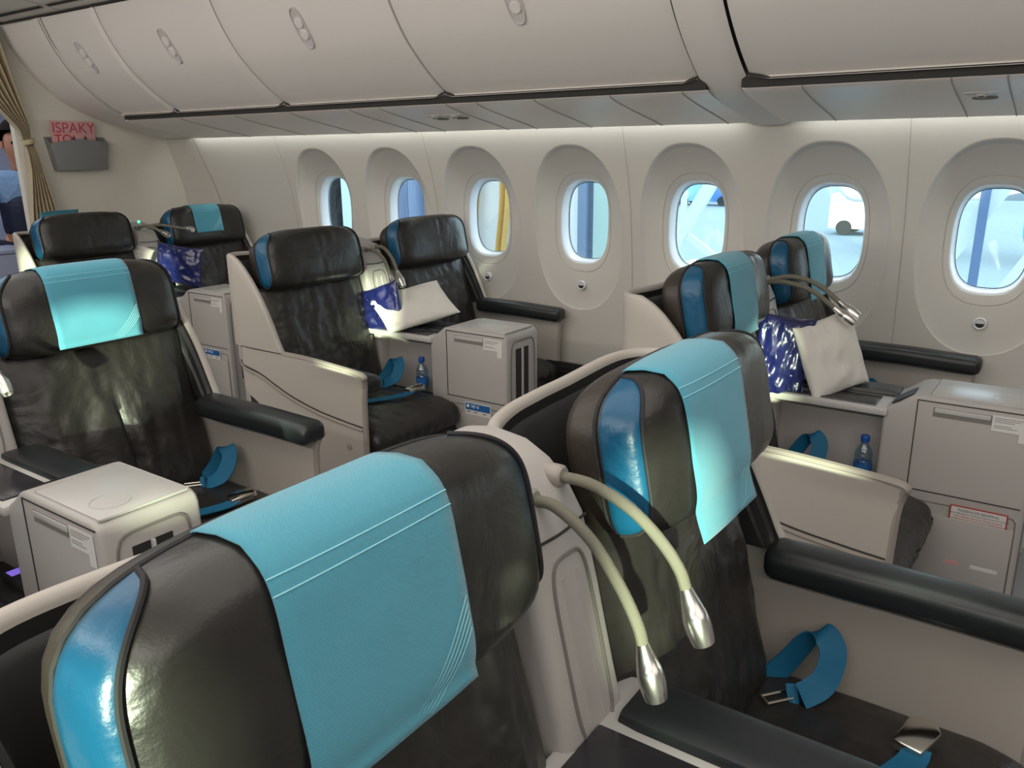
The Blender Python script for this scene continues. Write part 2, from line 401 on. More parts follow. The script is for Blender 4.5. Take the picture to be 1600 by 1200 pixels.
for i, (xa, xb) in enumerate(bin_x[:5]):
    t = thing('overhead_bin', ((xa+xb)/2, 2.8, 1.77), bin_lab[i], 'overhead bin', 'overhead bins along the window side')
    bm = bmesh.new(); xc = (xa+xb)/2
    n = 24; xs = [xa-xc+(xb-xa)*k/n for k in range(n+1)]
    P = []
    for k, x in enumerate(xs):
        e = min(x-xs[0], xs[-1]-x); dd = .010*(1-sm(0, .012, e))
        P.append([Vector((x, p.y-2.8+dd, p.z-1.77+dd)) for p in door_prof])
    P = [[Vector((xs[0], p.y-2.8+.05, p.z-1.77+.05)) for p in door_prof]]+P+[[Vector((xs[-1], p.y-2.8+.05, p.z-1.77+.05)) for p in door_prof]]
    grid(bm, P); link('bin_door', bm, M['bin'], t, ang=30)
    # latch: recessed oval on the door surface
    k0 = 19 if i else 19
    p0 = door_prof[k0-2]; p1 = door_prof[k0+1]; tn = (p1-p0).normalized(); nrm = Vector((0, tn.z, -tn.y))
    if nrm.y > 0: nrm = -nrm
    cpt = (p0+p1)/2-Vector((0, 2.8, 1.77)); lx = {0: -.02, 1: .02, 2: 0, 3: 0, 4: 0}[i]
    mtx = Matrix.Translation(cpt+Vector((lx, 0, 0))) @ Matrix((Vector((1, 0, 0, 0)), Vector((0, tn.y, nrm.y, 0)), Vector((0, tn.z, nrm.z, 0)), Vector((0, 0, 0, 1))))
    def oval(a, b, z, nn=2.6): return [Vector((sup(q, a, b, nn)*math.cos(q), sup(q, a, b, nn)*math.sin(q), z)) for q in [2*PI*j/40 for j in range(40)]]
    bm = bmesh.new(); R = [oval(.036, .092, -.004), oval(.036, .092, .005), oval(.033, .089, .006), oval(.030, .086, .001)]
    R = [[mtx @ v for v in r] for r in R]; V = grid(bm, R, closed_v=True); bm.faces.new(V[-1]); la = link('latch', bm, M['latch'], t)
    for cy in (-.026, .026):
        bm = bmesh.new(); lathe(bm, [(.024, .001), (.024, .006), (.021, .0085), (0, .009)], mtx @ Matrix.Translation((0, cy, 0)), 20); link('latch_button', bm, M['bin'], la)
# bin body behind (dark gaps), end frame, rib
bm = bmesh.new(); grid(bm, sweep([p+Vector((0, .035, .02)) for p in door_prof], (-5.0, 4))); link('trim_10', bm, M['groove'], kind='structure')
def rib(xa, xb, name, y_off=-.006):
    bm = bmesh.new(); n = 6
    P = []
    for k in range(n+1):
        x = lerp(xa, xb, k/n); e = min(k, n-k)
        P.append([Vector((x, p.y+(0.012 if e == 0 else (0.001 if e == 1 else 0))+y_off, p.z+(0.012 if e == 0 else 0)+y_off)) for p in frame_prof])
    grid(bm, P); link(name, bm, M['bin'], kind='structure', ang=40)
rib(XB, -4.96, 'trim_11', -.004)
frame_prof = catmull([(0, y, z) for y, z in [(2.50, 2.285), (2.545, 2.17), (2.605, 2.07), (2.675, 1.98), (2.77, 1.89), (2.88, 1.81), (2.98, 1.755), (3.1, 1.722), (3.25, 1.694), (3.36, 1.672), (3.428, 1.658), (3.46, 1.66), (3.49, 1.72)]], 6)
rib(-1.225, -1.055, 'trim_12', -.008)
for nm, xa, xb in (('trim_8', -4.93, -1.2), ('trim_9', -1.07, 4)):
    bm = bmesh.new(); box(bm, xa, xb, 2.915, 2.95, 1.758, 1.83); link(nm, bm, M['groove'], kind='structure')
# seam where the bins begin
bm = bmesh.new(); tube(bm, [p+Vector((-4.955, -.0035, -.0035)) for p in door_prof], .003, 6, smooth=False); link('trim_13', bm, M['wallseam'], kind='structure')
# service panel strip below the bins
PP_ = catmull([(0, y, z) for y, z in [(2.952, 1.768), (2.942, 1.757), (2.95, 1.750), (2.99, 1.738), (3.1, 1.715), (3.25, 1.688), (3.36, 1.668), (3.425, 1.655), (3.43, 1.672)]], 6)
def psurf(s):
    k = s*(len(PP_)-1); i = min(int(k), len(PP_)-2); return PP_[i].lerp(PP_[i+1], k-i)
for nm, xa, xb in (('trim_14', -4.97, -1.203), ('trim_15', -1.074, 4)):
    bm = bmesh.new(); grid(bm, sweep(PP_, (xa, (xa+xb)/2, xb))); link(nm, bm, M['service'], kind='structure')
# seams across that strip
k = 16
for x in [-4.4, -3.9, -3.45, -3.02, -2.82, -2.42, -2.25, -1.95, -1.60, -1.30, -.87, -.42, -.27, -.12, .3]:
    bm = bmesh.new(); tube(bm, [Vector((x, psurf(s).y-.0005, psurf(s).z-.0015)) for s in [.12+.86*j/14 for j in range(15)]], .0022, 5, smooth=False)
    link('trim_%d' % k, bm, M['groove'] if x == -.12 else M['wallseam'], kind='structure'); k += 1
def on_strip(x, s):
    p = psurf(s); q = psurf(s+.02); t_ = (q-p).normalized(); n_ = Vector((0, t_.z, -t_.y))
    if n_.z > 0: n_ = -n_
    return Matrix.Translation((x, p.y, p.z)) @ Matrix((Vector((1, 0, 0, 0)), Vector((0, t_.y, n_.y, 0)), Vector((0, t_.z, n_.z, 0)), Vector((0, 0, 0, 1))))
nz_lab = ['air nozzle in ceiling strip, rear one above the middle window seats', 'air nozzle in ceiling strip, forward one above the middle window seats', 'air nozzle with black centre in strip, left of the pair at top right', 'air nozzle in strip, right of the pair at top right']
for (x, lb) in zip((-2.62, -2.5, -.35, -.19), nz_lab):
    mt = on_strip(x, .5); t = thing('air_nozzle', mt.translation, lb, 'air nozzle', 'air nozzles in the service strip'); mt.translation = (0, 0, 0)
    bm = bmesh.new(); prism(bm, [(-.05, -.022), (.05, -.022), (.038, .02), (-.038, .02)], -.002, .004, .002, ax='z')
    for v in bm.verts: v.co = mt @ v.co
    link('housing', bm, M['latch'], t)
    bm = bmesh.new(); lathe(bm, [(.017, 0), (.017, .009), (.012, .012), (.010, .006)], mt, 20); link('nozzle', bm, M['latch'], t)
    bm = bmesh.new(); lathe(bm, [(.0085, .0), (.0085, .011), (0, .011)], mt, 12); link('nozzle_core', bm, M['groove'], t)
    bm = bmesh.new(); lathe(bm, [(.038, 0), (.036, .004), (0, .005)], mt @ Matrix.Translation((.005, .055, 0)) @ Matrix.Diagonal((1, .4, 1, 1)), 28); link('call_button', bm, M['softgroove'], t)
# cove light strip between panel lip and wall
bm = bmesh.new()
for xa, xb in ((-5.1, -1.26), (-1.02, 3.8)):
    grid(bm, [[Vector((x, 3.445, 1.70)), Vector((x, 3.468, 1.705))] for x in (xa, xb)])
link('trim_60', bm, M['strip'], kind='structure')
# ceiling vents at the top edge of the bins
for i, (xa, xb) in enumerate(((-5.25, -4.72), (-4.66, -3.98), (-3.9, -3.1))):
    bm = bmesh.new(); grid(bm, [[Vector((x, 2.395, 2.3135)), Vector((x, 2.420, 2.3085))] for x in (xa, xb)])
    for v in bm.verts: v.co.z -= .003
    link('trim_%d' % (61+i), bm, M['groove'], kind='structure')
bm = bmesh.new(); tube(bm, [(-5.4, 2.492, 2.292), (3, 2.492, 2.292)], .006, 6, smooth=False); link('trim_64', bm, M['groove'], kind='structure')
for i, x in enumerate((-4.69, -3.94)):
    bm = bmesh.new(); tube(bm, [(x, 2.2, 2.343), (x, 2.40, 2.313), (x, 2.49, 2.298)], .003, 6, smooth=False); link('trim_%d' % (65+i), bm, M['wallseam'], kind='structure')
# air return grille at foot of wall
t = thing('return_grille', (-1.85, 3.6, .44), 'dark slotted air return grille low on the wall behind the middle seat', 'grille')
bm = bmesh.new(); box(bm, -.45, .45, -.02, .0, -.14, .03); link('backing', bm, M['shell_dark'], t)
bm = bmesh.new()
for j in range(7): box(bm, -.44, .44, -.03, -.018, -.13+.022*j, -.122+.022*j)
link('slats', bm, M['rubber'], t)

# ================================================================== SEATS
HA, HB = .282, .128
TILT = -math.radians(11)       # headrest half width / half height
KC = .13
def ho(y, z):
    n = 3.6 if z > 0 else 7.0
    return (abs(y/HA)**n+abs(z/HB)**n)**(1/n)
def hsurf(y, z):
    r = min(1, ho(y, z))
    return .046-.088*(1-(1-r**6)**(1/3))-KC*y*y
def outline(a, sc=1):
    r = 1/((abs(math.cos(a)/HA)**3.6+abs(math.sin(a)/HB)**3.6)**(1/3.6)) if math.sin(a) > 0 else 1/((abs(math.cos(a)/HA)**7+abs(math.sin(a)/HB)**7)**(1/7))
    return r*sc*math.cos(a), r*sc*math.sin(a)
def head_front(seed):
    bm = bmesh.new(); rings = []; N = 120
    scs = [.0001, .12, .24, .36, .48, .6, .7, .78, .85, .9, .94, .965, .985, .996, 1.0]
    for s in scs:
        row = []
        for i in range(N):
            a = 2*PI*i/N; y, z = outline(a, s)
            x = hsurf(y, z)
            x += .0045*fnoise((0, y*1.0, z*.35), 26, seed)*(1-s**6) + .003*fnoise((0, y*.5, z), 14, seed+5)*(1-s**6)
            row.append(Vector((x, y, z)))
        rings.append(row)
    for s, x in ((.995, -.046), (.97, -.050), (.9, -.053)):
        rings.append([Vector((x-KC*(outline(2*PI*i/N, s)[0])**2, *outline(2*PI*i/N, s))) for i in range(N)])
    V = grid(bm, rings, closed_v=True); bm.faces.new(V[-1])
    bmesh.ops.remove_doubles(bm, verts=bm.verts[:], dist=1e-3*.2)
    return bm
def head_back():
    bm = bmesh.new(); rings = []; N = 80
    for s, x in ((.9, -.050), (.945, -.052), (.955, -.058), (.955, -.098), (.93, -.114), (.86, -.122), (.5, -.128)):
        rings.append([Vector((x-KC*(outline(2*PI*i/N, s)[0])**2, outline(2*PI*i/N, s)[0], outline(2*PI*i/N, s)[1]-.006)) for i in range(N)])
    V = grid(bm, rings, closed_v=True); bm.faces.new(V[0]); bm.faces.new(V[-1]); return bm
def head_blue(side, edge_only=False):
    bm = bmesh.new(); P = []; n = 40
    def pt(a, x, off):
        r = (1-max(0, 1-(.046-x)/.088)**3)**(1/6)
        y, z = outline(a, r); L = math.hypot(y, z)
        return Vector((x+off*.5-KC*y*y, (y+off*y/L)*side, z+off*z/L))
    for i in range(n+1):
        u = i/n; a = lerp(-.40, .54, u); e = max(0, 1-abs(2*u-1)**(9 if u < .5 else 4))**.6
        xe = lerp(-.040, .020, e)
        if edge_only: P.append(pt(a, xe, .0035)); continue
        P.append([pt(a, lerp(-.0415, xe, t), .0028 if 0 < t < 1 else -.001) for t in (0, .06, .2, .35, .5, .65, .8, .94, 1)])
    if edge_only: tube(bm, P, .0032, 6, smooth=False)
    else: grid(bm, P)
    return bm
def back_mesh(seed, seam=False):
    bm = bmesh.new()
    def df(p):
        x, y, z = p
        fx = 1 if x > 0 else .2
        e = max(0, 1-abs(y/.29)**4)*max(0, 1-abs(z/.29)**4)
        x += .020*e*fx-.018*fx*max(0, abs(y)-.2)/.07
        x += fx*e*(.014*fnoise((0, y, z*.7), 7, seed)+.008*fnoise((0, y*1.6, z*.6), 16, seed+3)+.003*fnoise((0, y+z*.5, z), 34, seed+9))
        if seam: x -= fx*.016*math.exp(-((y-.0-.1*max(0, -z))/.010)**2)*sm(.22, -.1, z)-fx*.018*math.exp(-((abs(y+.01)-.05)/.035)**2)*sm(.15, -.05, z)*e
        z2 = z
        return Vector((x, y, z2))
    rbox(bm, .10, .605, .56, .034, deform=df, ns=(6, 64, 60))
    R = Matrix.Translation((.038, 0, .725)) @ Matrix.Rotation(-math.radians(15.5), 4, 'Y')
    for v in bm.verts: v.co = R @ v.co
    return bm
def cushion_mesh(seed):
    bm = bmesh.new()
    def df(p):
        x, y, z = p
        ft = 1 if z > 0 else 0
        e = max(0, 1-abs(y/.27)**5)*max(0, 1-abs(x/.29)**6)
        z += ft*(.014*e+e*(.008*fnoise((x, y, 0), 7, seed)+.005*fnoise((x, y*1.6, 0), 17, seed+4)))
        if x > .26: x += .006*fnoise((0, y*1.5, z), 20, seed)
        z -= ft*.02*sm(.18, .3, x)
        return Vector((x, y, z))
    rbox(bm, .60, .55, .125, .048, deform=df, ns=(56, 50, 10))
    for v in bm.verts: v.co += Vector((.348, .02, .418))
    return bm
# shell, all in seat-local coordinates; outboard = +y, mirrored for the other side
def plan_path():
    pts = [(-.11, -.318), (-.15, -.30), (-.19, -.255), (-.218, -.17), (-.228, -.08), (-.232, 0), (-.232, .15), (-.222, .24), (-.19, .292), (-.14, .312), (-.08, .318), (0, .320), (.08, .321), (.152, .321)]
    return catmull([(x, y, 0) for x, y in pts], 5)
def ztop(x, y):
    if y < .28: return 1.125+.012*sm(0, .28, y)
    return pl(x, [(-.19, 1.138), (-.14, 1.138), (-.10, 1.12), (-.06, 1.09), (-.01, 1.035), (.03, .98), (.066, .92), (.10, .85), (.131, .78), (.152, .748)])
def shell_upper():
    bm = bmesh.new(); P = plan_path(); rows = []
    n = len(P)
    for i, p in enumerate(P):
        t = (P[min(i+1, n-1)]-P[max(i-1, 0)]).normalized(); nr = Vector((t.y, -t.x, 0))  # to the inside?
        zt = ztop(p.x, p.y); zb = .35 if p.x < -.15 and p.y < .25 else .742
        if p.y > .25: zb = .742
        th = .012; row = []
        row.append(p+nr*th+Vector((0, 0, zb)))
        for k in range(7):
            z = lerp(zb, zt-th, (k+1)/7); row.append(p+nr*th+Vector((0, 0, z)))
        for a in (.25, .5, .75): row.append(p+nr*th*math.cos(PI*a)+Vector((0, 0, zt-th+th*math.sin(PI*a))))
        for k in range(8):
            z = lerp(zt-th, zb, k/7); row.append(p-nr*th+Vector((0, 0, z)))
        rows.append(row)
    V = grid(bm, rows, closed_v=True); bm.faces.new(V[0]); bm.faces.new(V[-1]); return bm
def shell_liner():
    bm = bmesh.new(); rows = []
    P = [p for p in plan_path()]
    n = len(P)
    for i, p in enumerate(P):
        t = (P[min(i+1, n-1)]-P[max(i-1, 0)]).normalized(); nr = Vector((t.y, -t.x, 0))
        if nr.x*1 + (-nr.y)*0 < -.5: pass
        inn = -nr if ((p+nr*.05)-Vector((0, 0, 0))).length > ((p-nr*.05)).length else nr
        zt = ztop(p.x, p.y)-.016
        rows.append([p+inn*.0135+Vector((0, 0, z)) for z in (zt, zt-.02)]+[p+inn*.026+Vector((0, 0, zt-.03)), p+inn*.028+Vector((0, 0, zt-.07)), p+inn*.036+Vector((0, 0, zt-.08)), p+inn*.036+Vector((0, 0, min(.7, zt-.1)))])
    for r_ in rows:
        for q_ in r_: q_.z = max(q_.z, .745 if q_.y > .24 else .4)
    grid(bm, rows); return bm
def arm_panel():
    """lower outboard side panel x -.2...64"""
    bm = bmesh.new()
    def zb(x): return pl(x, [(-.2, .66), (-.17, .60), (-.12, .545), (-.03, .50), (.03, .455), (.10, .34), (.16, .15), (.2, .06), (.64, .06)])
    def zt(x): return pl(x, [(-.2, .742), (.15, .745), (.3, .742), (.64, .722)])
    def xf(z): return pl(z, [(0, .612), (.4, .610), (.62, .616), (.665, .618), (.70, .624), (.72, .632), (.76, .636)])
    def fl(x, z): return .015*sm(.665, .73, z)*sm(.2, .64, x)+.018*sm(.15, .6, x)*0
    nu, nz = 44, 26; out = []; inn = []
    for i in range(nu+1):
        u = i/nu; ro, ri = [], []
        for j in range(nz+1):
            v = j/nz; xr = -.205; xx = lerp(xr, .64, u)
            z = lerp(zb(xx), zt(xx), v); x = lerp(xr, xf(z), u)
            yb = .321-.05*(1-sm(-.205, -.10, x))*1-.05*(1-sm(.0, .5, z))*.4
            y = yb+fl(x, z)
            ro.append(Vector((x, y+.011, z))); ri.append(Vector((x, y-.014, z)))
        out.append(ro); inn.append(ri)
    t = bmesh.new(); Vo = grid(t, out); Vi = grid(t, inn)
    for i in range(nu):
        t.faces.new((Vo[i][0], Vo[i+1][0], Vi[i+1][0], Vi[i][0])); t.faces.new((Vo[i][nz], Vo[i+1][nz], Vi[i+1][nz], Vi[i][nz]))
    for j in range(nz):
        t.faces.new((Vo[0][j], Vo[0][j+1], Vi[0][j+1], Vi[0][j])); t.faces.new((Vo[nu][j], Vo[nu][j+1], Vi[nu][j+1], Vi[nu][j]))
    merge(bm, t)
    return bm, fl
def flip(bm, s):
    if s < 0:
        for v in bm.verts: v.co.y = -v.co.y
    return bm
def strap(bm, pts, wdir, hw):
    P = catmull(pts, 8); n = len(P); W, N = [], []
    for i, p in enumerate(P):
        t = (P[min(i+1, n-1)]-P[max(i-1, 0)]).normalized(); w_ = Vector(wdir); w_ = (w_-t*w_.dot(t)).normalized(); W.append(w_*hw); N.append(t.cross(w_))
    ribbon_band(bm, P, W, N)
def build_seat(s, seed, label, seam=False, hx=0, hz=0, loc=(0, 0, 0)):
    t = thing('business_class_seat', loc, label, 'seat', 'business class seats')
    L = M['leather']
    link('backrest', flip(back_mesh(seed, seam), s), M['leather_soft'], t, ang=60)
    link('seat_cushion', flip(cushion_mesh(seed+2), s), M['leather_soft'], t, ang=60)
    bm = bmesh.new(); prism(bm, [(.02, .05), (.56, .05), (.60, .12), (.61, .34), (.59, .365), (.02, .365)], -.255, .255, .012); link('leg_rest', flip(bm, s), M['pad'], t)
    h = link('headrest', head_front(seed), L, t, ang=60); h.location = (hx, 0, 1.112+hz); h.rotation_euler = (0, TILT, 0)
    tag_part = link('headrest_shell', head_back(), M['leather_brown'], h, ang=50)
    for sd in (-1, 1): b = link('blue_side_insert', head_blue(sd), M['blue'], h, ang=70); link('insert_piping', head_blue(sd, True), M['rubber'], b)
    bm = bmesh.new(); tube(bm, [Vector((-.0505-KC*outline(a, .99)[0]**2, *outline(a, .99))) for a in [2*PI*i/80 for i in range(81)]], .0035, 6, smooth=False, cap=False); link('headrest_piping', bm, M['rubber'], h)
    bm = bmesh.new(); box(bm, -.09, -.03, -.09, .09, .93, 1.03, .01); link('headrest_bracket', bm, M['shell_dark'], t)
    sh = link('seat_shell', flip(shell_upper(), s), M['shell'], t, ang=50)
    link('shell_liner', flip(shell_liner(), s), M['shell_dark'], sh, ang=50)
    bm, fl = arm_panel(); ap = link('side_panel', flip(bm, s), M['shell'], t, ang=50)
    # side panel grooves and disc
    def yo(x, z): return .321-.05*(1-sm(-.205, -.10, x))-.02*(1-sm(0, .5, z))+fl(x, z)+.011
    bm = bmesh.new(); tube(bm, [Vector((x, yo(x, z), z)) for x, z in [(-.19, .662), (-.1, .656), (0, .635), (.1, .597), (.2, .563), (.35, .53), (.5, .512), (.605, .503)]], .0032, 6); link('panel_groove', flip(bm, s), M['groove'], ap)
    bm = bmesh.new(); tube(bm, [Vector((x, yo(x, z)+.001, z)) for x, z in [(-.19, .652), (-.1, .646), (0, .623), (.1, .585), (.2, .551), (.35, .518), (.5, .50), (.605, .491)]], .006, 8); link('panel_bead', flip(bm, s), M['rim'], ap)
    bm = bmesh.new(); tube(bm, [Vector((x, yo(x, .742)+.001-(.012 if x < -.19 else 0), .743)) for x in (-.17, -.12, -.05, .05, .148)], .0022, 6, smooth=False); link('shell_joint', flip(bm, s), M['groove'], sh)
    bm = bmesh.new(); lathe(bm, [(.014, -.004), (.014, .002), (.011, .003), (0, .0025)], Matrix.Translation((.52, yo(.52, .405), .405)) @ Matrix.Rotation(-PI/2, 4, 'X'), 20); link('panel_disc', flip(bm, s), M['rim'], ap)
    bm = bmesh.new(); P = [Vector((x, .321+fl(x, .75)+.0, z+.002)) for x, z in [(.15, .738), (.3, .737), (.45, .731), (.6, .722), (.634, .712), (.626, .70), (.619, .665), (.613, .6), (.610, .4), (.612, .1)]]
    for p_ in P[5:]: p_.y = .321+fl(p_.x, p_.z)
    tube(bm, P, .0125, 8); link('panel_rim', flip(bm, s), M['rim'], ap)
    # armrest pad
    def dp(p):
        x, y, z = p; return Vector((x, y+.018*sm(-.1, .25, x), z-.012*sm(-.05, .26, x)+.006*(1-(y/.05)**2)))
    bm = bmesh.new(); rbox(bm, .53, .098, .070, .026, deform=dp, ns=(24, 10, 10))
    for v in bm.verts: v.co += Vector((.385, .280, .732))
    link('armrest_pad', flip(bm, s), M['pad'], t)
    # belt strap, outboard, with slot end
    def loc2(p): return (p[0], p[1]*s, p[2])
    bm = bmesh.new(); strap(bm, [(.15, .215, .47), (.19, .245, .53), (.225, .258, .59), (.25, .258, .608), (.275, .245, .58), (.27, .215, .53), (.24, .18, .505), (.215, .165, .500)], (.75, .5, .25), .026)
    b = link('seat_belt', bm, M['belt'], t)
    bm = bmesh.new(); mm = Matrix.Translation((.198, .15, .503)) @ Matrix.Rotation(.9, 4, 'Z')
    tube(bm, [mm @ Vector(q) for q in [(-.028, -.012, 0), (.028, -.012, 0), (.028, .012, 0), (-.028, .012, 0), (-.028, -.012, 0)]], .003, 6, smooth=False); link('belt_tongue', bm, M['chrome'], b)
    bm = bmesh.new(); strap(bm, [(.16, -.215, .46), (.24, -.20, .497), (.34, -.12, .506), (.41, .0, .508), (.45, .09, .512), (.455, .13, .518)], (.9, -.4, 0), .024)
    b = link('seat_belt', bm, M['belt'], t)
    bm = bmesh.new(); prism(bm, [(-.045, -.026), (.025, -.030), (.04, -.018), (.04, .018), (.025, .030), (-.045, .026)], 0, .024, .005, ax='z')
    mm = Matrix.Translation((.452, .158, .510)) @ Matrix.Rotation(1.3, 4, 'Z') @ Matrix.Rotation(-.15, 4, 'Y')
    for v in bm.verts: v.co = mm @ v.co
    link('belt_buckle', bm, M['chrome'], b)
    return t
def build_cover(seat, label, hx=0, hz=0, cy=-.02, hw=.108, drop=.0, extra=0, behind=False):
    o = thing('headrest_cover', (seat.location.x+hx, seat.location.y, 1.112+hz), label, 'headrest cover', 'cyan cloth headrest covers'); o.rotation_euler = (0, TILT, 0)
    bm = bmesh.new(); rows = []; ny = 14
    zbot = -.105-drop
    for i in range(ny+1):
        y = cy+hw*(2*i/ny-1); row = []
        yc = min(HA*.98, abs(y)); zt = HB*(1-(yc/HA)**3.6)**(1/3.6)
        back = [(-.0535, zt-.035), (-.0535, zt-.015), (-.0525, zt-.006), (-.049, zt-.001), (-.040, zt)]
        if behind: back = [(-.145, .02), (-.142, .08), (-.136, zt+.006), (-.130, zt+.026), (-.120, zt+.030)]
        for x, z in back: row.append(Vector((x-KC*y*y, y, z+.004)))
        if not behind:
            for k in range(34):
                q = k/33; z = lerp(zt*1.0, zbot, q**1.0)
                if z > zt*.995: z = zt*.995
                zz = max(z, -.122)
                x = hsurf(y, zz) if z > -.10 else hsurf(y, -.10)+.012*sm(-.1, -.2, z)
                x = max(x, -.036-KC*y*y)
                row.append(Vector((x+.0045+.0012*fnoise((0, y, z), 18, 3), y+.012*q*0, z+(.004 if q < .05 else 0))))
        rows.append(row)
    grid(bm, rows); c = link('cloth', bm, M['cover'], o, ang=80, recalc=False)
    md = c.modifiers.new('t', 'SOLIDIFY'); md.thickness = .0015; md.offset = 0
    if not behind:
        for a in (.093, .078):
            bm = bmesh.new(); yy = [cy+hw*(2*i/14-1) for i in range(15)]
            tube(bm, [Vector((hsurf(y, a)+.0058, y, a)) for y in yy], .0009, 4, smooth=False); link('stitch', bm, M['cover_light'], c)
        for k in range(5):
            bm = bmesh.new(); R = []
            for j in range(13):
                q = j/12; y = cy+hw-.004-(.075+.004*k)*(1-q)**1; z = zbot+.004+(.006+.010*k)*1+(q**1.6)*(.050-.001*k)*1-(.006+.008*k)*(1-q)
                wdt = .0022*q+.0002
                R.append([Vector((hsurf(y, max(zz, -.1))+.0062 if zz > -.1 else hsurf(y, -.1)+.0065+.012*sm(-.1, -.2, zz), y, zz)) for zz in (z-wdt, z+wdt)])
            grid(bm, R); link('printed_stripe', bm, M['cover_light'], c)
    return o

# ================================================================== CONSOLES (pair-local: y=0 is pair centre)
def build_console(loc, label, card='blue'):
    t = thing('centre_console', loc, label, 'console', 'consoles between paired seats')
    # tall rear column
    prof = [(-.215, .30), (-.215, 1.115), (-.19, 1.140), (-.13, 1.150), (-.07, 1.142), (-.03, 1.120), (.0, 1.085), (.02, 1.04), (.045, .93), (.075, .80), (.10, .70), (.10, .30)]
    def taper(co):
        f = 1-.30*sm(.98, 1.15, co.z)*1
        return Vector((co.x, co.y*f, co.z))
    bm = bmesh.new(); prism(bm, prof, -.083, .083, .022, 4, deform=taper); col = link('column', bm, M['console'], t, ang=30)
    def fx(z): return pl(z, [(.70, .10), (.80, .075), (.93, .045), (1.04, .02)])
    bm = bmesh.new(); P = []
    nn = 120
    for i in range(nn+1):
        a = 2*PI*i/nn; r = sup(a, .046, .135, 5); y, z = r*math.cos(a), .865+r*math.sin(a); P.append(Vector((fx(z)+.001, y, z)))
    tube(bm, P, .003, 6, smooth=False, cap=False); link('hatch_seam', bm, M['softgroove'], col)
    for yy in (-.018, .018):
        bm = bmesh.new(); tube(bm, [Vector((fx(z)-.001, yy, z)) for z in (.97, .85, .75)], .004, 6, smooth=False); link('hatch_rib', bm, M['console'], col)
    bm = bmesh.new(); tube(bm, [Vector((fx(z)+.001, y, z)) for y, z in [(-.066, 1.036), (0, 1.032), (.066, 1.036)]], .0022, 6); link('cap_seam', bm, M['groove'], col)
    # top surface with tray and pad
    bm = bmesh.new(); box(bm, .06, .47, -.135, .135, .715, .742, .008); link('top_ledge', bm, M['console_top'], t)
    bm = bmesh.new(); box(bm, .09, .43, -.118, -.002, .738, .747, .004); link('cocktail_tray', bm, M['tray'], t)
    bm = bmesh.new(); rbox(bm, .37, .112, .05, .014, ns=(10, 6, 4))
    for v in bm.verts: v.co += Vector((.29, .073, .735))
    link('armrest_pad', bm, M['pad'], t)
    bm = bmesh.new(); box(bm, .05, .47, -.02, .125, .05, .72, .004); link('inner_wall', bm, M['console'], t)
    bm = bmesh.new(); box(bm, .05, .47, -.125, -.02, .05, .44, .004); link('nook_floor', bm, M['shell_dark'], t)
    # storage box: body with sloped transition
    body = [(.455, .05), (.455, .735), (.462, .742), (.50, .765), (.535, .792), (.56, .80), (.855, .80), (.878, .79), (.885, .77), (.885, .05)]
    bm = bmesh.new(); prism(bm, body, -.122, .122, .012, 3); b = link('storage_box', bm, M['console'], t, ang=30)
    bm = bmesh.new(); box(bm, .585, .868, -.108, .108, .798, .8045, .006); link('lid', bm, M['console_top'], b)
    bm = bmesh.new(); lathe(bm, [(.045, 0), (.044, .0018), (.041, .0018), (.040, 0)], Matrix.Translation((.79, -.04, .804)), 32); link('cup_ring', bm, M['console_top'], b)
    bm = bmesh.new(); prism(bm, [(.475, .757), (.535, .797), (.535, .791), (.475, .751)], -.10, -.01, .001); link('control_panel', bm, M['shell_dark'], b)
    for sd in (-1, 1):
        y = .1225*sd
        def q(bm, x0, x1, z0, z1, d=.0015, off=0): box(bm, x0, x1, y-d+off*sd, y+d+off*sd, z0, z1)
        bm = bmesh.new()
        q(bm, .552, .555, .485, .785); q(bm, .552, .872, .783, .786); q(bm, .552, .872, .484, .487)
        link('door_seam', bm, M['groove'], b)
        bm = bmesh.new(); tube(bm, [Vector((x, y, z)) for x, z in [(.56, .45), (.62, .452), (.83, .452), (.86, .445), (.866, .41), (.868, .2)]], .0022, 5); link('pocket_seam', bm, M['softgroove'], b)
        bm = bmesh.new(); q(bm, .60, .762, .738, .768, .0008); hd = link('handle_recess', bm, M['softgroove'], b)
        bm = bmesh.new(); box(bm, .604, .758, min(y, y+.004*sd), max(y, y+.004*sd), .752, .767, .0012); link('handle', bm, M['console_top'], hd)
    # facing placards on the aisle (-y) side
    bm = bmesh.new(); box(bm, .762, .862, -.1248, -.1232, .722, .772); box(bm, .836, .862, -.1248, -.1232, .695, .722); pk = link('placard', bm, M['paper'], b)
    for z in (.760, .754, .748, .742): text_mesh('FASTEN SEAT BELT WHILE SEATED' if z > .757 else 'LIFE VEST IS UNDER YOUR SEAT', .005, M['ink'], Matrix.Translation((.768, -.1412, z)) @ Matrix.Rotation(PI/2, 4, 'X'), 'printed_line', pk, .0001) if False else None
    for z in (.763, .757, .751, .739, .733):
        bm = bmesh.new(); box(bm, .768, .83+.02*math.sin(z*900), -.1252, -.1248, z, z+.0018); link('printed_line', bm, M['softgroove'], pk)
    # pocket and card
    bm = bmesh.new(); box(bm, .58, .865, -.130, -.120, .14, .415, .003); link('pocket', bm, M['console'], b)
    if card == 'blue':
        bm = bmesh.new(); box(bm, .655, .80, -.1280, -.1265, .38, .470, .0005); cd = link('safety_card', bm, M['paper'], b)
        bm = bmesh.new(); box(bm, .659, .796, -.1286, -.1280, .435, .466); link('card_band', bm, M['labelblue'], cd)
        text_mesh('\u25CF 787-8', .020, M['inkw'], Matrix.Translation((.664, -.1289, .446)) @ Matrix.Rotation(PI/2, 4, 'X'), 'card_text', cd)
        for x in (.665, .705, .755):
            bm = bmesh.new(); box(bm, x, x+.02, -.1286, -.1280, .424, .428); link('card_text', bm, M['ink'], cd)
    else:
